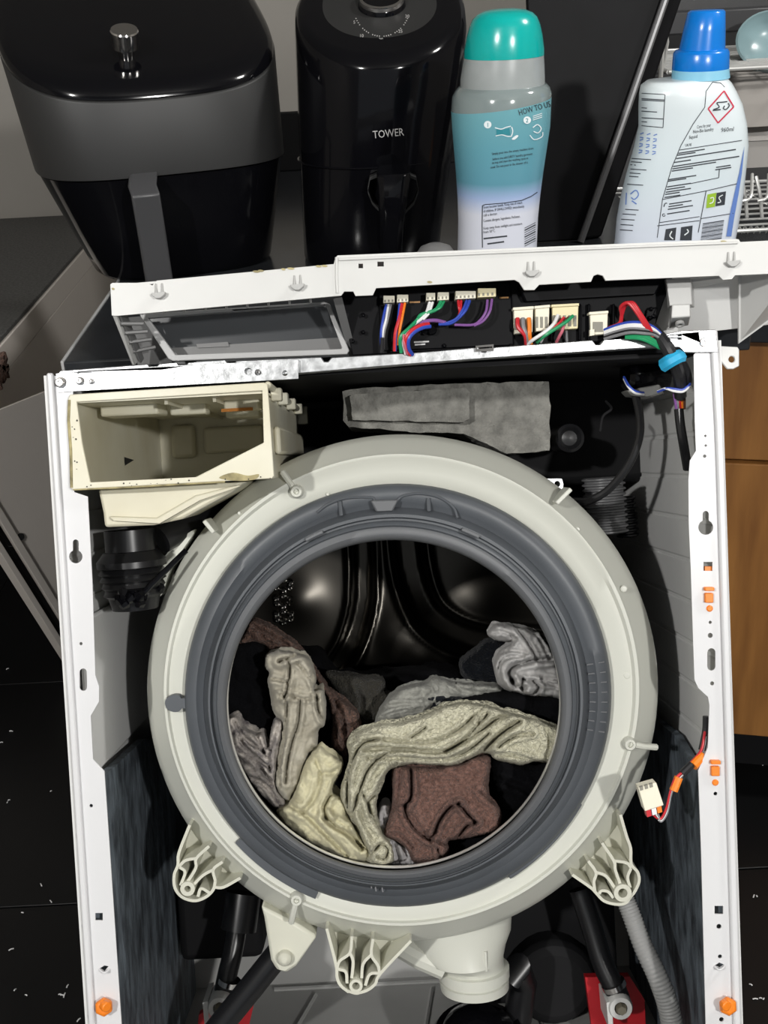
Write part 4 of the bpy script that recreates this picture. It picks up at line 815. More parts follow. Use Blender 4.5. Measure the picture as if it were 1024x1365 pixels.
garment('beige_towel', 'large beige terry towel draped across the middle and down to the rim', 'towel', c7([(640, 662), (720, 600), (830, 565)]) + c8([(40, 568), (150, 562), (280, 515), (380, 474), (480, 457), (590, 474), (700, 508), (850, 548), (960, 588), (1000, 625), (985, 720), (950, 780), (840, 770), (760, 787), (640, 760), (600, 728), (540, 735), (440, 782), (330, 792), (200, 782), (110, 800), (60, 830)]) + c7([(835, 880), (800, 970), (800, 1050), (825, 1140), (872, 1200), (885, 1290), (820, 1325), (740, 1300), (745, 1240), (690, 1130), (640, 1040), (606, 960), (610, 900), (638, 810), (650, 730)]), .085, .026, BEIGE, R=15, step=2.0, wr=(.0012, .07), crump=.0018,
        creases=[(c8([(-60, 655), (60, 655), (200, 672), (330, 655), (440, 600), (520, 530), (575, 482)]), .006, 2.1), (c8([(-60, 705), (80, 700), (250, 716), (370, 712), (480, 640), (560, 560), (590, 520)]), .008, 2.4), (c8([(375, 718), (470, 665), (545, 615), (640, 545), (690, 530)]), .009, 2.8), (c8([(-40, 752), (150, 752), (330, 760), (430, 740), (520, 690), (600, 620)]), .006, 2.1), (c8([(190, 645), (240, 610), (265, 592)]), .006, 2), (c8([(560, 725), (610, 670), (680, 610), (760, 560)]), .010, 3.0), (c8([(650, 690), (700, 655), (760, 630), (830, 622)]), .007, 2.2), (c8([(610, 735), (720, 735), (830, 765)]), .005, 2.2), (c8([(540, 560), (560, 520), (600, 490)]), .006, 2.2), (c8([(900, 600), (920, 680), (900, 760)]), .004, 3),
                 (c7([(800, 650), (720, 680), (672, 760), (645, 860), (640, 960), (655, 1040), (705, 1140), (748, 1220)]), .009, 2.4), (c7([(1000, 700), (860, 720), (760, 800), (715, 900), (680, 1000), (675, 1060), (720, 1180), (765, 1250)]), .008, 2.2), (c7([(900, 780), (830, 860), (790, 940), (755, 990), (790, 1090), (830, 1140)]), .009, 2.4), (c7([(720, 930), (750, 1000), (760, 1060)]), .006, 2), (c7([(780, 1240), (820, 1200), (855, 1230), (840, 1280), (800, 1270)]), .007, 2), (c7([(690, 640), (640, 700)]), .005, 2)])
garment('brown_towel', 'folded chocolate brown terry towel below the beige one', 'towel', c8([(96, 800), (190, 795), (330, 795), (450, 778), (540, 735), (606, 745), (600, 850), (606, 960), (640, 990), (664, 1030), (660, 1100), (620, 1142), (520, 1168), (430, 1180), (385, 1190), (388, 1240), (350, 1290), (280, 1305), (200, 1295), (160, 1220), (110, 1190), (50, 1160), (56, 1110), (86, 1020), (92, 920)]), .092, .026, BROWN, R=15, step=2.0, wr=(.0014, .07), crump=.0018,
        creases=[(c8([(188, 800), (190, 950), (160, 1000), (168, 1060), (215, 1130), (290, 1185)]), .010, 2.6), (c8([(300, 1170), (345, 1070), (395, 1010), (440, 992)]), .010, 2.4), (c8([(440, 992), (480, 1040), (530, 1088)]), .010, 2.2), (c8([(525, 1092), (480, 1110), (440, 1160), (400, 1190)]), .009, 2.4), (c8([(190, 1050), (230, 1110), (300, 1180)]), .006, 3), (c8([(90, 1020), (130, 1000), (165, 1000)]), .006, 2), (c8([(320, 1190), (375, 1215), (372, 1260), (340, 1265), (330, 1230)]), .007, 2), (c8([(60, 1150), (130, 1150), (200, 1220)]), .005, 2), (c8([(555, 930), (590, 960), (640, 985)]), .006, 2.4), (c8([(130, 810), (125, 900), (100, 990)]), .004, 2.4)], bulge=[(345 / 3.938 + 500, 1240 / 3.938 + 820, 8, .008)])

# ================================================================== worktops, cabinets and what stands on them
WT = .955
WTM = mat('dark_grey_worktop', (.024, .026, .029), .22, var=.25, vscale=30)
WTE = mat('worktop_edge', (.34, .34, .34), .5)
print('WORKTOP', at_z(84, 483, WT), MW @ Vector((0, 0, .846)), MW @ Vector((0, .113, .846)), MW @ Vector((0, .055, .87)))
pa = at_z(84, 483, WT); XL = pa.x; Y0 = at_z(84, 483, WT).y
wt = MB().box(((XL + .37) / 2, (Y0 + 2.05) / 2, WT - .0125), (.37 - XL, 2.05 - Y0, .025)).build('worktop', WTM, bevel=.002)
tag(wt, 'dark grey glossy worktop under the two air fryers', 'worktop')
MB().box((XL - .0012, (Y0 + 2.05) / 2, WT - .012), (.003, 2.05 - Y0, .026)).build('edge_strip', WTE, wt, bevel=.0008)
ub = at_y(385, 150, 2.03).z; ua, uz = at_y(240, 200, 2.03).x, at_y(735, 200, 2.03).x
MB().box(((ua + uz) / 2, 2.036, (WT + ub) / 2), (uz - ua, .02, ub - WT)).build('upstand', DULLBLACK, None, bevel=.002); tag(bpy.data.objects['upstand'], 'low black upstand behind the two air fryers', 'board')
mc = empty('base_cabinet', Matrix.Translation((.02, 1.79, 0)))
tag(mc, 'dark base cabinet behind the washing machine under the worktop', 'cabinet')
MB().box((.02, 1.79, .515), (.60, .50, .83)).build('carcass', DULLBLACK, mc, bevel=.002); MB().box((.02, 1.80, .05), (.56, .44, .10)).build('plinth', DULLBLACK, mc)

# wooden cabinet on the right
WOOD = mat('brown_wood_veneer', (.42, .19, .052), .42, var=1, var2=(.24, .10, .028), vscale=5, stretch=(6, 6, .7), detail=8, bump=.06, bscale=30)
ps = at_y(966, 613, 1.46); pb = at_y(972, 970, 1.46)
WCM = Matrix.Translation((ps.x - .06, ps.y + .012, 0)) @ Matrix.Rotation(R_(-13), 4, 'Z')
wc = empty('wooden_cabinet', WCM); tag(wc, 'brown wood veneer cabinet with a drawer over a door, right of the washing machine', 'cabinet')
def W_(c, s, name, m, **k): return MB().box(c, s).build(name, m, wc, M=WCM, **k)
W_((.42, .29, (pb.z + .81) / 2), (.84, .54, .81 - pb.z), 'carcass', WOOD)
W_((.42, .006, (ps.z + .003 + .806) / 2), (.84, .018, .803 - ps.z), 'drawer', WOOD, bevel=.002)
W_((.42, .006, (ps.z - .003 + pb.z) / 2), (.84, .018, ps.z - .003 - pb.z), 'door', WOOD, bevel=.002)
W_((.42, .10, (pb.z + .008) / 2), (.80, .02, pb.z - .008), 'plinth', DULLBLACK)
wr_ = MB().box((.42, .29, .828), (.86, .66, .036)).build('worktop', WTM, None, M=WCM, bevel=.003); tag(wr_, 'lower dark worktop on top of the brown wooden cabinet', 'worktop')
TOPR = .846

# low cabinet and loose panel on the left
GREIGE = mat('greige_laminate', (.66, .61, .56), .55, var=.06, vscale=4)
MATTOP = mat('dark_speckled_top', (.085, .085, .082), .6, var=.6, vscale=160, bump=.3, bscale=200)
pt = at_x(0, 463, -.72); pu = at_x(0, 508, -.72)
lc = empty('low_cabinet', Matrix.Translation((-1.1, 2.55, 0))); tag(lc, 'low greige cabinet with a dark speckled top, left of the machine', 'cabinet')
MB().box((-1.12, 2.6, (pu.z - .004 + .37) / 2), (.79, 1.24, pu.z - .004 - .37)).build('carcass', GREIGE, lc, bevel=.002)
[MB().box((x, y, .186), (.04, .04, .372)).build('leg', DULLBLACK, lc) for x in (-1.42, -1.02) for y in (2.25, 3.1)]
MB().box((-1.12, 2.6, (pt.z + pu.z) / 2 + .001), (.80, 1.26, pt.z - pu.z)).build('top_band', GREIGE, lc, bevel=.002)
MB().box((-1.125, 2.6, pt.z + .006), (.80, 1.26, .010)).build('speckled_top', MATTOP, lc, bevel=.002)
# leaning panel: its folded front edge runs from the floor up to the left
A = at_z(104, 900, .004); Bp = at_depth(-70, 625, 1.90); up = (Bp - A)
def pan(u, v, w=0): return A + up * u + Vector((.6, .8, .0)) * v + Vector((.78, -.60, .10)).normalized() * w
lpn = empty('loose_panel', Matrix.Translation(A)); tag(lpn, 'loose greige sheet panel with a folded edge leaning beside the machine', 'panel')
def pbox(u0, u1, v0, v1, w0, w1, name, m=GREIGE, bev=.001):
    V = [pan(u, v, w) for u in (u0, u1) for v in (v0, v1) for w in (w0, w1)]
    return MB().add(V, [(0, 1, 3, 2), (4, 6, 7, 5), (0, 4, 5, 1), (2, 3, 7, 6), (0, 2, 6, 4), (1, 5, 7, 3)]).build(name, m, lpn, bevel=bev)
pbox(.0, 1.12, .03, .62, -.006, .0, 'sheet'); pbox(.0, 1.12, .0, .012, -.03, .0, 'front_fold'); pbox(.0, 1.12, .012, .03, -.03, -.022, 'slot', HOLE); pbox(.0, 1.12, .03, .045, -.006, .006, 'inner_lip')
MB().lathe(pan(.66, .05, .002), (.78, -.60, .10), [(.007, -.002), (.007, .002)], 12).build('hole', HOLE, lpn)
bc = MB(); q = at_x(2, 484, -.715)
for i in range(16): bc.tube([q + Vector((.004, random.uniform(-.06, .02), random.uniform(-.035, .02))) for _ in range(3)], .005, 6)
o = bc.build('brown_rag', RUST, None, smooth=60); tag(o, 'scrap of brown cloth hanging over the low cabinet\'s edge', 'cloth')

# ---- print on curved surfaces: shapes are laid on the real surface
def bvh(objs):
    V = []; F = []
    for o in objs:
        n = len(V); V += [WM[o.name] @ v.co for v in o.data.vertices]; F += [tuple(i + n for i in p.vertices) for p in o.data.polygons]
    return BVHTree.FromPolygons(V, F)
class Decal:
    def __init__(s, objs, off=.0004): s.t = bvh(objs); s.off = off; s.mb = MB()
    def pt(s, x, y):
        h = s.t.ray_cast(CPOS, ray(x, y).normalized()); 
        if h[0] is None: return None
        n = h[1] if h[1].dot(ray(x, y)) < 0 else -h[1]
        return h[0] + n * s.off
    def poly(s, pts):
        P = [s.pt(*p) for p in pts]
        if all(p is not None for p in P): s.mb.add(P, [tuple(range(len(P)))])
        return s
    def line(s, pts, w):
        P = []
        for a, b in zip(pts[:-1], pts[1:]):
            n = max(1, int(math.hypot(b[0] - a[0], b[1] - a[1]) / 4)); P += [(a[0] + (b[0] - a[0]) * i / n, a[1] + (b[1] - a[1]) * i / n) for i in range(n)]
        P.append(pts[-1])
        for a, b in zip(P[:-1], P[1:]):
            d = Vector((b[0] - a[0], b[1] - a[1])).normalized(); nx, ny = -d.y * w / 2, d.x * w / 2
            s.poly([(a[0] + nx, a[1] + ny), (b[0] + nx, b[1] + ny), (b[0] - nx, b[1] - ny), (a[0] - nx, a[1] - ny)])
        return s
    def text(s, body, x, y, size, ang=0.0, shear=0.0, wid=1.0):
        cu = bpy.data.curves.new('lettering', 'FONT'); cu.body = body; cu.size = 1.0; cu.resolution_u = 2
        ob = bpy.data.objects.new('lettering', cu); me = bpy.data.meshes.new_from_object(ob)
        c_, s_ = math.cos(ang), math.sin(ang); P = []
        for v in me.vertices:
            a, b = v.co.x * size * wid + shear * v.co.y * size, v.co.y * size
            P.append(s.pt(x + a * c_ + b * s_, y + a * s_ - b * c_))
        F = [tuple(p.vertices) for p in me.polygons if all(P[i] is not None for i in p.vertices)]
        P = [p if p is not None else Vector((0, 0, 0)) for p in P]
        used = sorted({i for f in F for i in f}); ix = {k: i for i, k in enumerate(used)}
        s.mb.add([P[i] for i in used], [tuple(ix[i] for i in f) for f in F])
        bpy.data.objects.remove(ob); bpy.data.curves.remove(cu); bpy.data.meshes.remove(me); return s
    def build(s, name, m, parent):
        o = s.mb.build(name, m, parent, smooth=0); o['kind'] = 'stuff'; return o
INK = mat('dark_ink', (.03, .035, .045), .6); INKW = mat('white_ink', (.75, .8, .82), .6); INKB = mat('blue_ink', (.12, .22, .55), .6); INKT = mat('teal_ink', (.02, .22, .27), .5)
INKR = mat('red_ink', (.55, .02, .06), .5); INKG = mat('green_ink', (.30, .48, .03), .5); SILVER = mat('silver_print', (.62, .61, .60), .35, metal=.4)

def sring(c, a, b, n_, seg=72, yaw=0.0):
    P = []
    for k in range(seg):
        t = 2 * PI * k / seg; x = a * math.copysign(abs(math.cos(t)) ** (2 / n_), math.cos(t)); y = b * math.copysign(abs(math.sin(t)) ** (2 / n_), math.sin(t))
        P.append((c[0] + x * math.cos(yaw) - y * math.sin(yaw), c[1] + x * math.sin(yaw) + y * math.cos(yaw), c[2]))
    return P

# ---- large air fryer on the left
FX, FY, yaw = at_y(200, 232, 1.30).x - .018, 1.46, R_(17)
LIDN = 3.0
af = empty('air_fryer', Matrix.Translation((FX, FY, WT))); tag(af, 'large black square air fryer with a glossy lid and chrome knob', 'air fryer')
FB = mat('matt_black_band', (.019, .019, .019), .5)
def fr(z, a, n_=4.2, sl=0.0):
    R = sring((FX - .10 * (z - .13), FY, WT + z), a, a, n_, 96, yaw)
    return [(x, y, z_ + sl * ((y - FY) * math.cos(yaw) - (x - FX) * math.sin(yaw) + .155)) for x, y, z_ in R]
SL = .42
zb = at_y(200, 236, 1.305).z - WT; zt = at_y(195, 134, 1.30).z - WT
body = MB().loft([fr(.0, .106, 3.4), fr(.006, .112, 3.4), fr(zb * .5, .129, 3.4), fr(zb - .002, .147, 3.3)], True).build('body', BLACKG, af, smooth=50)
MB().loft([fr(zb - .001, .1475, 3.3), fr(zb, .1495, 3.3), fr(zt - .002, .158, LIDN, sl=SL), fr(zt, .157, LIDN, sl=SL)], True).build('band', FB, af, smooth=50)
MB().loft([fr(zt + dz, a + .008, LIDN, sl=SL) for dz, a in ((-.001, .147), (.002, .1495), (.008, .1485), (.013, .144), (.016, .135), (.0175, .12), (.019, .06), (.0195, .01))], True).build('lid', BLACKG, af, smooth=60)
r_ = ray(169, 76); LN = Vector((SL * math.sin(yaw), -SL * math.cos(yaw), 1)); kb = CPOS + r_ * ((Vector((FX, FY, WT + zt + .0185 + SL * .155)) - CPOS).dot(LN) / r_.dot(LN)); ax = LN.normalized() * .030
MB().lathe(kb, ax, [(.008, -.002), (.009, .004), (.0095, ax.length * .4), (.0155, ax.length * .42), (.0155, ax.length), (.0145, ax.length + .0015)], 28).build('lid_knob', CHROME, af, smooth=30)
hp = [at_y(178, 232, 1.303), at_y(176, 250, 1.275), at_y(180, 262, 1.262), at_y(190, 320, 1.275), at_y(199, 375, 1.285), at_y(200, 384, 1.288)]
dv = Vector((math.cos(yaw), math.sin(yaw), 0)) ; nv = Vector((-math.sin(yaw), math.cos(yaw), 0)); hw = .0155
hp = [p + dv * .012 for p in hp]
MB().loft([[p - dv * hw, p + dv * hw, p + dv * hw + nv * .012, p - dv * hw + nv * .012] for p in hp]).build('handle', mat('charcoal_handle', (.055, .055, .058), .38), af, bevel=.003)

# ---- smaller round air fryer
TY = 1.42
tf = empty('air_fryer', Matrix.Translation((at_y(503, 300, TY).x, TY, WT))); tag(tf, 'smaller glossy black rounded air fryer marked TOWER', 'air fryer')
rows = [(404, 499, 84), (398, 499, 88), (330, 500, 93), (250, 502, 99), (200, 503.5, 103.5), (150, 505, 107.5), (100, 507, 111), (60, 508.5, 113.5)]
zt = at_y(505, 92, TY - .098).z
def trow(py, cx, hw):
    c = at_y(cx, py, TY); r = hw * depth_of(c) / FPX; return c, r
rings = []
c0, r0 = trow(*rows[0]); z0 = c0.z
for py, cx, hw in rows:
    c, r = trow(py, cx, hw); z = WT + (c.z - z0) / (trow(*rows[-1])[0].z - z0) * (zt - WT)
    rings.append(((c.x, c.y, z), r))
cT, rT = rings[-1]; TSL = .46
def tl(R, s=None): return [(x, y, z + (TSL if s is None else s) * (y - TY + rT)) for x, y, z in R]
tb = MB().loft([sring(c, r, r * 1.05, 2.1, 96) for c, r in rings[:-2]] + [tl(sring(c, r, r * 1.05, 2.1, 96), TSL * .8) for c, r in rings[-1:]] + [tl(sring((cT[0], cT[1], cT[2] + .006), rT * .985, rT * 1.03, 2.1, 96)), tl(sring((cT[0], cT[1], cT[2] + .012), rT * .93, rT * .97, 2.1, 96)), tl(sring((cT[0], cT[1], cT[2] + .013), rT * .86, rT * .90, 2.1, 96))], True).build('body', BLACKG, tf, smooth=60)
top = MB().loft([tl(sring((cT[0], cT[1] + .004, cT[2] + .012), rT * .86, rT * .90, 2.2, 96)), tl(sring((cT[0], cT[1] + .004, cT[2] + .010), rT * .83, rT * .87, 2.2, 96)), tl(sring((cT[0], cT[1] + .005, cT[2] + .015), rT * .55, rT * .58, 2.1, 96)), tl(sring((cT[0], cT[1] + .005, cT[2] + .016), rT * .05, rT * .05, 2, 96))], True).build('top_panel', FB, tf, smooth=60)
kc = at_y(509, 10, TY - .03); TN = Vector((0, -TSL, 1)).normalized(); r_ = ray(509, 7); k0 = CPOS + r_ * ((Vector((cT[0], TY, cT[2] + .0155 + TSL * rT)) - CPOS).dot(TN) / r_.dot(TN))
dial = MB().lathe(k0, TN, [(.028, -.002), (.027, .003), (.0255, .005)], 40).build('dial', BLACKG, tf, smooth=40)
MB().lathe(k0 + TN * .006, TN, [(.0255, -.002), (.0262, .0), (.0255, .0035), (.0225, .0042), (.0205, .001), (.0205, -.004)], 48, False, False).build('chrome_ring', CHROME, dial, smooth=40)
d = Decal([top]); cxp = (509, 8)
for i in range(31):
    a = R_(200 + 140 * i / 30); x, y = cxp[0] + 37 * math.cos(a), cxp[1] - 40 * math.sin(a)
    if i % 5: d.line([(x, y), (x + 1.5 * math.cos(a), y - 1.5 * math.sin(a))], 1.2)
for t, x, y in (('5', 474, 32), ('10', 482, 50), ('20', 508, 55), ('25', 534, 44), ('30', 543, 24)): d.text(t, x - 3, y, 6)
d.build('dial_marks', SILVER, tf)
d = Decal([tb]); d.text('TOWER', 497.5, 184.5, 14.5, -.10, wid=.80); d.build('lettering', SILVER, tf)
zs = at_y(520, 224, TY - .10).z; i0 = [i for i in range(len(rings) - 1) if rings[i][0][2] <= zs <= rings[i + 1][0][2]][0]
t = (zs - rings[i0][0][2]) / (rings[i0 + 1][0][2] - rings[i0][0][2]); rs = rings[i0][1] + t * (rings[i0 + 1][1] - rings[i0][1]); cs = (rings[i0][0][0], TY, zs)
MB().loft([sring((cs[0], cs[1], zs - .0012), rs, rs * 1.05, 2.1, 96), sring(cs, rs + .0014, rs * 1.05 + .0014, 2.1, 96), sring((cs[0], cs[1], zs + .0012), rs, rs * 1.05, 2.1, 96)], True, False, False).build('drawer_seam', BLACKG, tf, smooth=60)
hb = [at_y(524, 222, TY - .11), at_y(525, 232, TY - .135), at_y(524, 262, TY - .142), at_y(522, 300, TY - .135), at_y(521, 345, TY - .118)]
ws = [.016, .019, .0165, .014, .013]
MB().loft([[p + Vector((-w, 0, 0)), p + Vector((-w * .6, -.006, 0)), p + Vector((w * .6, -.006, 0)), p + Vector((w, 0, 0)), p + Vector((w, .022, 0)), p + Vector((-w, .022, 0))] for p, w in zip(hb, ws)]).build('handle', BLACKG, tf, bevel=.003)
hk = MB()
for s in (-1, 1):
    P = [at_y(524 + s * x, y, TY - .112) for x, y in ((12, 228), (31, 236), (34, 252), (28, 268), (12, 285))]
    hk.loft([[p, p + Vector((0, .012, 0)), p + Vector((0, .012, -.004)), p + Vector((0, 0, -.004))] for p in P])
hk.build('handle_cheek', FB, tf, bevel=.001)

# ---- scent booster bottle
def ramp_mat(name, stops, z0, z1, rough, **k):
    m = mat(name, stops[0][1], rough, **k); nt = m.node_tree; N = nt.nodes
    tc = N.new('ShaderNodeTexCoord'); sx = N.new('ShaderNodeSeparateXYZ'); mr = N.new('ShaderNodeMapRange'); cr = N.new('ShaderNodeValToRGB')
    mr.inputs['From Min'].default_value = z0; mr.inputs['From Max'].default_value = z1
    nt.links.new(tc.outputs['Object'], sx.inputs[0]); nt.links.new(sx.outputs['Z'], mr.inputs['Value']); nt.links.new(mr.outputs['Result'], cr.inputs['Fac']); nt.links.new(cr.outputs['Color'], N['Principled BSDF'].inputs['Base Color'])
    el = cr.color_ramp.elements
    while len(el) > 1: el.remove(el[-1])
    el[0].position = stops[0][0]; el[0].color = (*stops[0][1], 1)
    for p, c in stops[1:]: e = el.new(p); e.color = (*c, 1)
    return m
BY = 1.135
def brow(py, cx, hw, Y): c = at_y(cx, py, Y); return c, hw * depth_of(c) / FPX
def profile(rows, Y, b_ratio=1.0, n_=2.0, bfix=None):
    R = []
    for py, cx, hw in rows:
        c, r = brow(py, cx, hw, Y); R.append(sring(c, r, bfix if bfix else r * b_ratio, n_, 64))
    return R
base = at_z(662, 422, WT)
sb = empty('scent_bottle', Matrix.Translation((at_y(663, 320, BY).x, BY, WT))); tag(sb, 'waisted scent booster bottle with teal domed cap and blue white label', 'bottle')
zz = lambda py, cx: at_y(cx, py, BY).z - WT
pyb = 300
while at_y(661, pyb, BY).z > WT + .001: pyb += 1
tlt = lambda R: [(x, y, z + .10 * (x - sum(p[0] for p in R) / len(R))) for x, y, z in R]
lab = ramp_mat('bottle_label_print', [(0, (.62, .64, .72)), (.30, (.62, .64, .72)), (.42, (.32, .42, .64)), (.52, (.10, .28, .36)), (.75, (.11, .31, .38)), (1, (.14, .35, .40))], zz(330, 664), zz(142, 668), .32)
lb = MB().loft(profile([(pyb, 661, 52), (pyb - 4, 661, 55), (380, 661, 53), (325, 663, 52.5), (290, 664, 53), (260, 665, 55), (230, 666, 58), (200, 667, 61.5), (170, 668, 65)], BY) + [tlt(profile([(138, 668, 66.6)], BY)[0])], True).build('labelled_body', lab, sb, smooth=60)
CLEAR = mat('translucent_bottle', (.30, .36, .36), .12, trans=.35, coat=.5)
sh_ = MB().loft([tlt(profile([(138, 668, 66.6)], BY)[0])] + profile([(126, 669, 66), (118, 670, 62.5), (113, 670, 58)], BY), True).build('shoulder', CLEAR, sb, smooth=60)
MB().loft(profile([(115, 670, 56), (104, 670, 56), (88, 671, 54.5), (72, 672, 52.5)], BY), True).build('neck_collar', mat('frosted_plastic', (.38, .41, .41), .3, trans=.2, var=.1, vscale=60), sb, smooth=60)
TEAL = mat('teal_cap', (.0, .36, .33), .22, coat=.3)
MB().loft(profile([(75, 672, 53.2), (66, 672, 53.2), (48, 672.5, 50.5), (34, 673, 47), (24, 673, 43), (18, 673, 37), (14, 673, 28), (12, 673, 16), (11.5, 673, 2)], BY), True).build('cap', TEAL, sb, smooth=60)
d = Decal([lb, sh_], .0005)
d.text('HOW TO USE', 692, 154, 11, -.28, wid=.70)
for i, (t, x, y) in enumerate((('Simply pour into the empty machine drum', 656, 206.5), ('before you add DIRTY laundry garments', 657, 213.5), ('on top and start the washing cycle as', 656, 218.5), ('usual. Do not pour in the drawer of it', 654, 224.5))): d.text(t, x, y, 4.5, -.14, wid=.72)
d.text('Scent booster beads. Keep out of reach', 645, 278, 5, -.13, wid=.64); d.text('of children. IF SWALLOWED: immediately', 645, 283.2, 5, -.13, wid=.62); d.text('call a doctor.', 645, 288.5, 5, -.13, wid=.72)
d.text('Contains allergens. Ingredients: Perfumes.', 645, 296, 5, -.13, wid=.58); d.text('Keep away from sunlight and moisture', 645, 306, 5, -.13, wid=.66); d.text('from 50°C.', 645, 311, 5, -.13, wid=.7)
d.line([(645, 318), (676, 314.5)], 2.0); d.line([(650, 325), (672, 322)], 2.0)
d.line([(643.5, 330), (643, 300), (643.5, 274), (647, 272.5), (672, 270.5), (695, 267), (708, 261.5), (716, 256)], 1.1)
for i in range(9): d.line([(699, 304 + i * 3.0), (713.5, 296.5 + i * 3.0)], .8 + .8 * (i % 3 == 1))
d.build('label_text', INK, sb)
d = Decal([lb], .0006)
for (x, y, t) in ((650.5, 166, '1'), (702.5, 160, '2')): d.poly(circ(x, y, 5, 16))
for P in ([(660, 170), (668, 172), (675, 169.5), (681, 168)], [(661, 181), (669, 179.5), (676, 181.5), (681, 181.5)], [(682, 169), (683.5, 175), (681.5, 182)]): d.line(smooth_path(P, 3), 1.2)
d.poly(smooth_loop([(682, 185), (688, 180), (691, 181), (686, 186)], 2))
for i in range(3): d.line([(710, 160 - i * 2.5), (722, 156 - i * 2.5)], .9)
d.line(smooth_path([(710, 170), (716, 166), (721, 171), (717, 177), (711, 175)], 3), 1.2); d.line(smooth_path([(706, 180), (712, 186), (722, 182), (723, 176)], 3), 1.2)
d.build('label_icon', INKW, sb)
d = Decal([lb], .0008); d.text('1', 648.7, 169, 8); d.text('2', 700.2, 163, 8); d.poly([(662, 172), (669, 173), (679, 170.5), (680, 180), (672, 178.5), (662, 180)]); d.build('label_mark', INKT, sb)

# ---- detergent bottle
DY = 1.15
db = empty('detergent_bottle', Matrix.Translation((at_y(900, 310, DY).x, DY, WT))); tag(db, 'pale blue white laundry detergent bottle with a blue pouring cap', 'bottle')
pyb = 300
while at_y(892, pyb, DY).z > WT + .001: pyb += 1
rows = [(pyb, 888, 76), (pyb - 4, 889, 79), (360, 895, 80), (317, 900, 79), (289, 904, 80.5), (259, 909, 80), (231, 914, 78), (195, 921, 74.5), (166, 923, 70), (140, 920, 67), (123, 916.5, 62.5), (112, 914.5, 58.5), (106, 916, 52), (103, 930, 36)]
dl = ramp_mat('detergent_bottle_plastic', [(0, (.60, .64, .76)), (.35, (.64, .69, .78)), (.6, (.62, .70, .74)), (1, (.70, .76, .78))], 0, .22, .28, coat=.3)
dbody = MB().loft([sring(*(lambda c, r: (c, r, .034 if i < len(rows) - 3 else (.032, .028, .024)[i - len(rows) + 3], 2.6))(*brow(py, cx, hw, DY)), 80) for i, (py, cx, hw) in enumerate(rows)], True).build('bottle_body', dl, db, smooth=60)
MB().loft(profile([(104, 934, 38), (98, 934, 37.5), (90, 934, 37)], DY), True).build('neck_ring', mat('pale_blue_ring', (.25, .55, .72), .3), db, smooth=50)
BLUE = mat('blue_cap', (.0, .17, .60), .25, coat=.3)
MB().loft(profile([(93, 934, 37), (90, 934, 37.2), (70, 935, 36.5), (66, 935.5, 34), (65, 936, 30), (40, 939, 27.5), (16, 942, 24.5), (13.5, 942.5, 22), (13, 942.5, 2)], DY), True).build('cap', BLUE, db, smooth=45)
MB().loft([[tuple(Decal([dbody], .002).pt(x, y) + Vector((0, dy, 0))) for (x, y, dy) in ((966, 230, 0), (990, 170, .004), (992, 196, .004), (985, 252, .004), (976, 300, 0), (972, 312, 0))], [tuple(Decal([dbody], -.004).pt(x, y)) for (x, y) in ((966, 230), (990, 170), (992, 196), (985, 252), (976, 300), (972, 312))]], True).build('blue_edge', mat('blue_label_edge', (.12, .30, .66), .35), db, smooth=50) if False else None
def cd(P): return [(820 + x / 5.689, 90 + y / 5.689) for x, y in P]
d = Decal([dbody], .0005)
# printed rules and paragraphs
d.line(cd([(320, 1290), (360, 1000), (430, 760), (500, 590), (590, 430), (680, 300), (690, 180), (740, 112), (800, 120), (830, 150)]), .9)
for P in ([(490, 625), (960, 552)], [(360, 1000), (690, 935), (925, 880)], [(690, 935), (630, 1250)], [(340, 1175), (640, 1130)], [(650, 1145), (895, 1105)], [(320, 1200), (640, 1160)], [(790, 775), (785, 835), (570, 880)]): d.line(cd(P), 1.0)
for (x, y, w) in ((480, 650, 200), (465, 690, 450), (470, 665, 140), (445, 720, 130), (440, 750, 500), (435, 768, 330), (430, 785, 160), (405, 850, 210), (400, 862, 140), (395, 905, 180), (390, 925, 140), (385, 945, 190), (380, 962, 110), (375, 985, 120), (765, 757, 110), (760, 775, 120), (410, 1035, 170), (405, 1055, 110), (400, 1075, 190), (395, 1110, 170)):
    d.line(cd([(x, y), (x + w, y - w * .155)]), 1.5)
d.text('Cares for your', *cd([(620, 462)])[0], 6.2, -.14, wid=.5, shear=.2); d.text('Non-Bio laundry', *cd([(590, 500)])[0], 6.6, -.14, wid=.62, shear=.2); d.text('liquid', *cd([(560, 542)])[0], 6.6, -.14, wid=.8, shear=.2); d.text('UK/IE', *cd([(530, 600)])[0], 5, -.14, wid=.75, shear=.2); d.text('960ml', *cd([(800, 490)])[0], 8.2, -.10, wid=.86, shear=.2)
for i in range(13): d.line(cd([(665 - i * 1.5, 1185 + i * 11), (825 - i * 1.5, 1160 + i * 11)]), .7 + .7 * (i % 3 == 0))
for P in ([(385, 1225), (465, 1212), (455, 1310), (372, 1310)], [(500, 1210), (588, 1197), (580, 1310), (492, 1310)], [(770, 950), (840, 938), (830, 1040), (760, 1052)]): d.poly(cd(P))
for P in ([(205, 195), (380, 205), (365, 455), (205, 440)],): d.line(cd(P), .9)
for (x, y, w) in ((205, 235, 170), (205, 245, 170), (205, 305, 40), (205, 330, 115), (205, 380, 165), (205, 410, 40), (130, 690, 145), (125, 715, 80), (120, 738, 40), (120, 770, 120), (115, 800, 80), (110, 825, 70), (95, 885, 120), (80, 1075, 100), (60, 1110, 100), (50, 1150, 100), (45, 1190, 95), (40, 1230, 95)): d.line(cd([(x, y), (x + w, y + w * .06)]), 1.1)
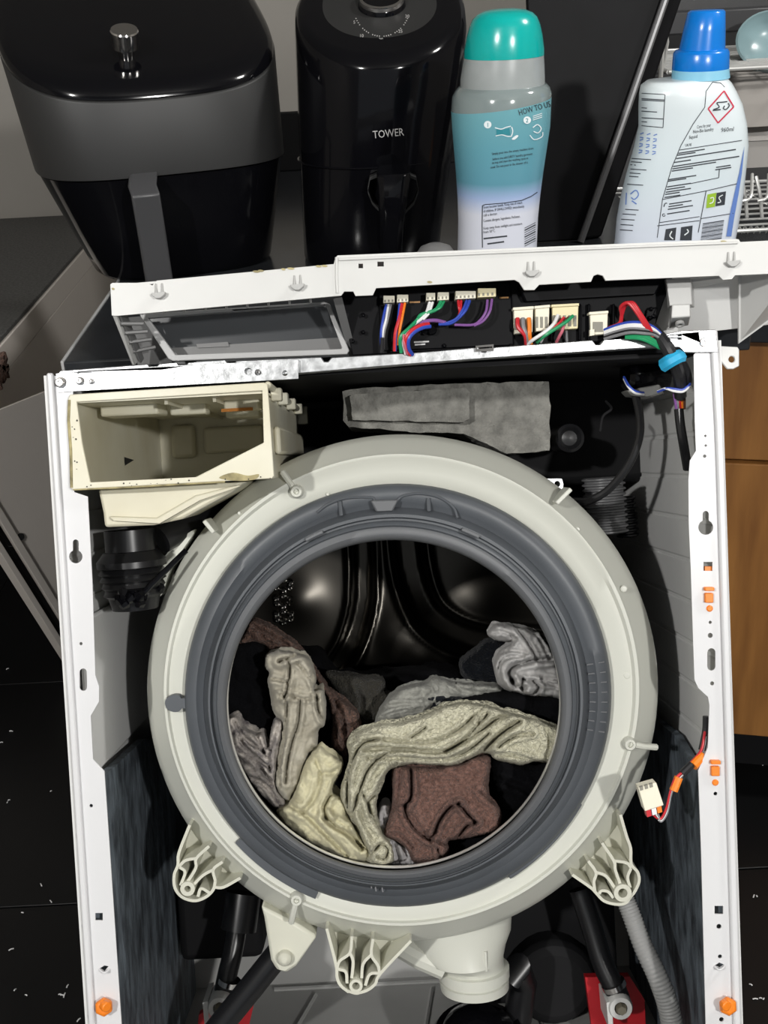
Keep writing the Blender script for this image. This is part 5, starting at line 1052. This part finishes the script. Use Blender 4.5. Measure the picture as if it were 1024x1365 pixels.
d.line(smooth_path(cd([(745, 318), (790, 300), (770, 268), (820, 262), (850, 258)]), 3), 1.5); d.line(smooth_path(cd([(740, 325), (800, 318)]), 3), 1.8); d.line(smooth_path(cd([(855, 270), (865, 290), (840, 318), (820, 310), (830, 290)]), 3), 1.5)
d.line(smooth_path(cd([(370, 1055), (380, 1030), (395, 1028)]), 3), 1.2); d.line(cd(circ(370, 1118, 10, 8)), 1.0)
d.build('label_text', INK, db)
d = Decal([dbody], .0006); q = cd([(825, 178), (898, 298), (780, 420), (706, 312)]); d.line(q + [q[0]], 1.8); d.build('hazard_diamond', INKR, db)
d = Decal([dbody], .0006); d.poly(cd([(700, 962), (768, 948), (755, 1055), (690, 1066)])); d.build('green_badge', INKG, db)
d = Decal([dbody], .0008); d.line(smooth_path(cd([(720, 990), (745, 985), (740, 1020), (715, 1030)]), 3), 1.2); d.line(smooth_path(cd([(815, 965), (785, 985), (800, 1015), (775, 1025)]), 3), 1.2); d.line(smooth_path(cd([(430, 1240), (415, 1275), (440, 1300)]), 3), 1.5); d.line(smooth_path(cd([(545, 1225), (555, 1245), (525, 1270)]), 3), 1.5); d.build('badge_mark', INKW, db)
d = Decal([dbody], .0006)
for c_ in range(3):
    for r_ in range(7): x, y = 195 + c_ * 50, 505 + r_ * 24 + c_ * 5; d.line(cd([(x - r_ * 2, y), (x + 26 - r_ * 2, y - 10 + 14 * (r_ % 2))]), 1.3)
d.line(smooth_path(cd([(120, 960), (160, 930), (180, 965), (150, 1000), (125, 985)]), 3), 1.4); d.line(cd([(90, 950), (85, 1040)]), 1.2); d.line(cd([(130, 1010), (165, 1035)]), 1.6)
d.build('blue_symbol', INKB, db)
d = Decal([dbody], .0006); ed_ = [(195, 993.5, 1.5), (231, 990, 5), (259, 985.5, 7), (289, 980, 8), (315, 976, 8)]
for (a, b, c), (a2, b2, c2) in zip(ed_[:-1], ed_[1:]):
    for i in range(4):
        f = lambda t: (a + (a2 - a) * t, b + (b2 - b) * t, c + (c2 - c) * t); u, v = f(i / 4), f((i + 1) / 4); d.poly([(u[1] - u[2], u[0]), (u[1] - 1.5, u[0]), (v[1] - 1.5, v[0]), (v[1] - v[2], v[0])])
d.build('blue_edge_print', INKB, db)

# ---- black tray leaning between the bottles, small grey cup
TR = mat('smudged_black_tray', (.0045, .0045, .0055), .55, var=.5, vscale=14, spec=.15)
q0, q1, q2, q3 = at_y(716, 350, 1.42), at_y(762, 352, 1.42), at_y(906, -60, 1.47), at_y(700, -60, 1.47)
tray = empty('black_tray', Matrix.Translation((q0.x, 1.42, WT))); tag(tray, 'big black tray leaning upright between the two bottles', 'tray')
dn = WT - q1.z; ex = lambda p, e: p + (p - e) * (dn / (p.z - e.z) if False else 0)
q0 = q3 + (q0 - q3) * ((WT + .001 - q3.z) / (q0.z - q3.z)); q1 = q2 + (q1 - q2) * ((WT + .001 - q2.z) / (q1.z - q2.z))
slab([q0, q1, q2, q3], .012, (0, 1, 0)).build('sheet', TR, tray, bevel=.003)
TRM = mat('worn_tray_rim', (.16, .16, .165), .35, metal=.3)
MB().tube([q1 + Vector((0, -.006, 0)), (q1 + q2) / 2 + Vector((.0, -.008, 0)), q2 + Vector((0, -.006, 0))], .0045, 10).build('rim', TRM, tray)
slab([q1, q1 + Vector((.030, .01, 0)), q2 + Vector((.024, .01, 0)), q2], .035, (0, 1, 0)).build('side', TR, tray, bevel=.004)
gc = at_y(581, 345, 1.28); k = depth_of(gc) / FPX
cup = MB().lathe((gc.x, gc.y, WT), (0, 0, 1), [(27 * k, 0), (29 * k, .004), (29 * k, gc.z - WT - .004), (27 * k, gc.z - WT + 6 * k), (20 * k, gc.z - WT + 16 * k), (10 * k, gc.z - WT + 20 * k), (0, gc.z - WT + 21 * k)], 28).build('measuring_cup', mat('grey_cup_plastic', (.22, .22, .22), .45), None, smooth=50)
tag(cup, 'small grey domed plastic pot peeping over the panel by the scent bottle', 'pot')

# ---- dish rack and dishes
RW = mat('rack_wire', (.62, .62, .60), .3, metal=.5)
rk = empty('dish_rack', Matrix.Translation((.62, 1.80, TOPR))); tag(rk, 'two tier wire dish rack behind the blue capped detergent bottle', 'dish rack')
za, zc = at_y(1000, 294, 1.70).z, at_y(980, 84, 1.75).z
xa, xb = at_y(850, 290, 1.75).x, at_y(1150, 290, 1.75).x
def tier(z, y0, y1, n, name, xa_, r=.0017):
    mb = MB()
    for P in ([(xa_, y0, z), (xb, y0, z), (xb, y1, z), (xa_, y1, z), (xa_, y0, z)],): mb.tube(P, .003, 8)
    for i in range(n): y = y0 + (y1 - y0) * (i + 1) / (n + 1); mb.tube([(xa_, y, z), (xb, y, z)], r, 6)
    for i in range(4): x = xa_ + (xb - xa_) * (i + .5) / 4; mb.tube([(x, y0, z - .002), (x, y1, z - .002)], r, 6)
    return mb.build(name, RW, rk)
tier(za, 1.64, 1.98, 9, 'lower_tier', xa); tier(zc, 1.68, 1.98, 14, 'upper_tier', at_y(866, 60, 1.8).x)
mb = MB()
for x in (xa, xb):
    for y in (1.66, 1.97): mb.tube([(x, y, TOPR), (x, y, zc + .04)], .0035, 8)
mb.build('post', RW, rk)
mb = MB(); dv_ = lambda m_: m_.build('plate_divider', RW, rk)
for x0, x1 in ((925, 938), (952, 965), (988, 1000), (1008, 1022)):
    P = [at_y(x0, 235, 1.70), at_y(x0 + 6, 262, 1.69), at_y(x0 + 8, 290, 1.69)]; dv_(MB().tube(P, .0028, 8)); P = [at_y(x0 + 2, 268, 1.67), at_y(x1 + 1, 262, 1.67), at_y(x1 + 3, 232, 1.70)]; dv_(MB().tube(smooth_path([tuple(p) for p in P], 5), .0025, 8))
P = [at_y(985 + 4 * i, 300 + 10 * (i % 2), 1.68) for i in range(12)]; dv_(MB().tube(P, .0022, 8))
P = [at_y(888, 42, 1.70), at_y(890, 56, 1.70), at_y(886, 80, 1.70), at_y(880, 102, 1.70), at_y(872, 140, 1.70)]; dv_(MB().tube(P, .0025, 8))
DR_ = mat('dark_rail', (.03, .03, .032), .4)
p, q = at_y(870, 32, 1.9), at_y(1100, 20, 1.9)
MB().box(((p.x + q.x) / 2, 1.9, p.z), (q.x - p.x, .03, .034)).build('dark_rail', DR_, rk, bevel=.003)
def tub_(name, lab_, cat, pl, pr, yt, yb_, Y, m, dep=.10):
    a, b = at_y(pl, yb_, Y), at_y(pr, yt, Y); cx_ = (a.x + b.x) / 2; w = (b.x - a.x) / 2
    o = MB().loft([sring((cx_, Y + dep / 2, a.z), w * .88, dep * .44, 5, 40), sring((cx_, Y + dep / 2, b.z - .006), w, dep / 2, 5, 40), sring((cx_, Y + dep / 2, b.z - .006), w + .004, dep / 2 + .004, 5, 40), sring((cx_, Y + dep / 2, b.z), w + .004, dep / 2 + .004, 5, 40), sring((cx_, Y + dep / 2, b.z), w - .002, dep / 2 - .002, 5, 40), sring((cx_, Y + dep / 2, a.z + .004), w * .85, dep * .42, 5, 40)], True).build(name, m, None, smooth=40)
    tag(o, lab_, cat); return o
TUBM = mat('frosted_tub', (.42, .40, .38), .35, trans=.15)
tub_('food_tub', 'frosted grey food tub on the rack\'s lower tier, rightmost', 'tub', 978, 1075, 178, 226, 1.72, TUBM); tub_('food_tub', 'second frosted grey food tub stacked above the other', 'tub', 968, 1070, 92, 172, 1.76, mat('greige_tub', (.38, .355, .33), .4))
p = at_y(1024, 76, 1.80)
o = MB().lathe((p.x, p.y, zc + .004), (-.2, -.75, .65), [(.010, 0), (.028, .005), (.045, .019), (.050, .036), (.047, .037), (.042, .021), (.025, .008), (.0, .005)], 32).build('teal_bowl', mat('pale_teal_glaze', (.22, .32, .34), .25), None, smooth=50); tag(o, 'pale teal bowl lying on the upper tier of the dish rack', 'bowl')
o = MB().box((.80, 2.02, 1.30), (.96, .012, .90)).build('splashback', mat('dark_splashback', (.05, .05, .052), .5, var=.3, vscale=12), None); tag(o, 'dark splashback board standing behind the dish rack', 'board')

# ---- crumbs on the floor
mb = MB()
for (x, y) in ((10, 892), (15, 975), (12, 1067), (10, 1070), (68, 1055), (55, 1180), (30, 1217), (68, 1202), (15, 1266), (80, 1326), (83, 1327), (86, 1327), (35, 1327), (90, 1315), (20, 1320), (105, 1360), (2, 990), (44, 735), (1005, 1195), (1009, 1195), (1007, 1332), (1014, 1331), (1018, 1332), (1001, 1313), (1018, 1020)):
    p = at_z(x, y, .001); a = random.uniform(0, PI); l = random.uniform(.0015, .004)
    mb.tube([p + Vector((-l * math.cos(a), -l * math.sin(a), .0005)), p + Vector((0, 0, .0016)), p + Vector((l * math.cos(a), l * math.sin(a), .0005))], .0010, 5)
o = mb.build('crumbs', WIRE['white'], None); tag(o, 'white crumbs and lint scattered on the black floor tiles', 'crumbs', kind='stuff')
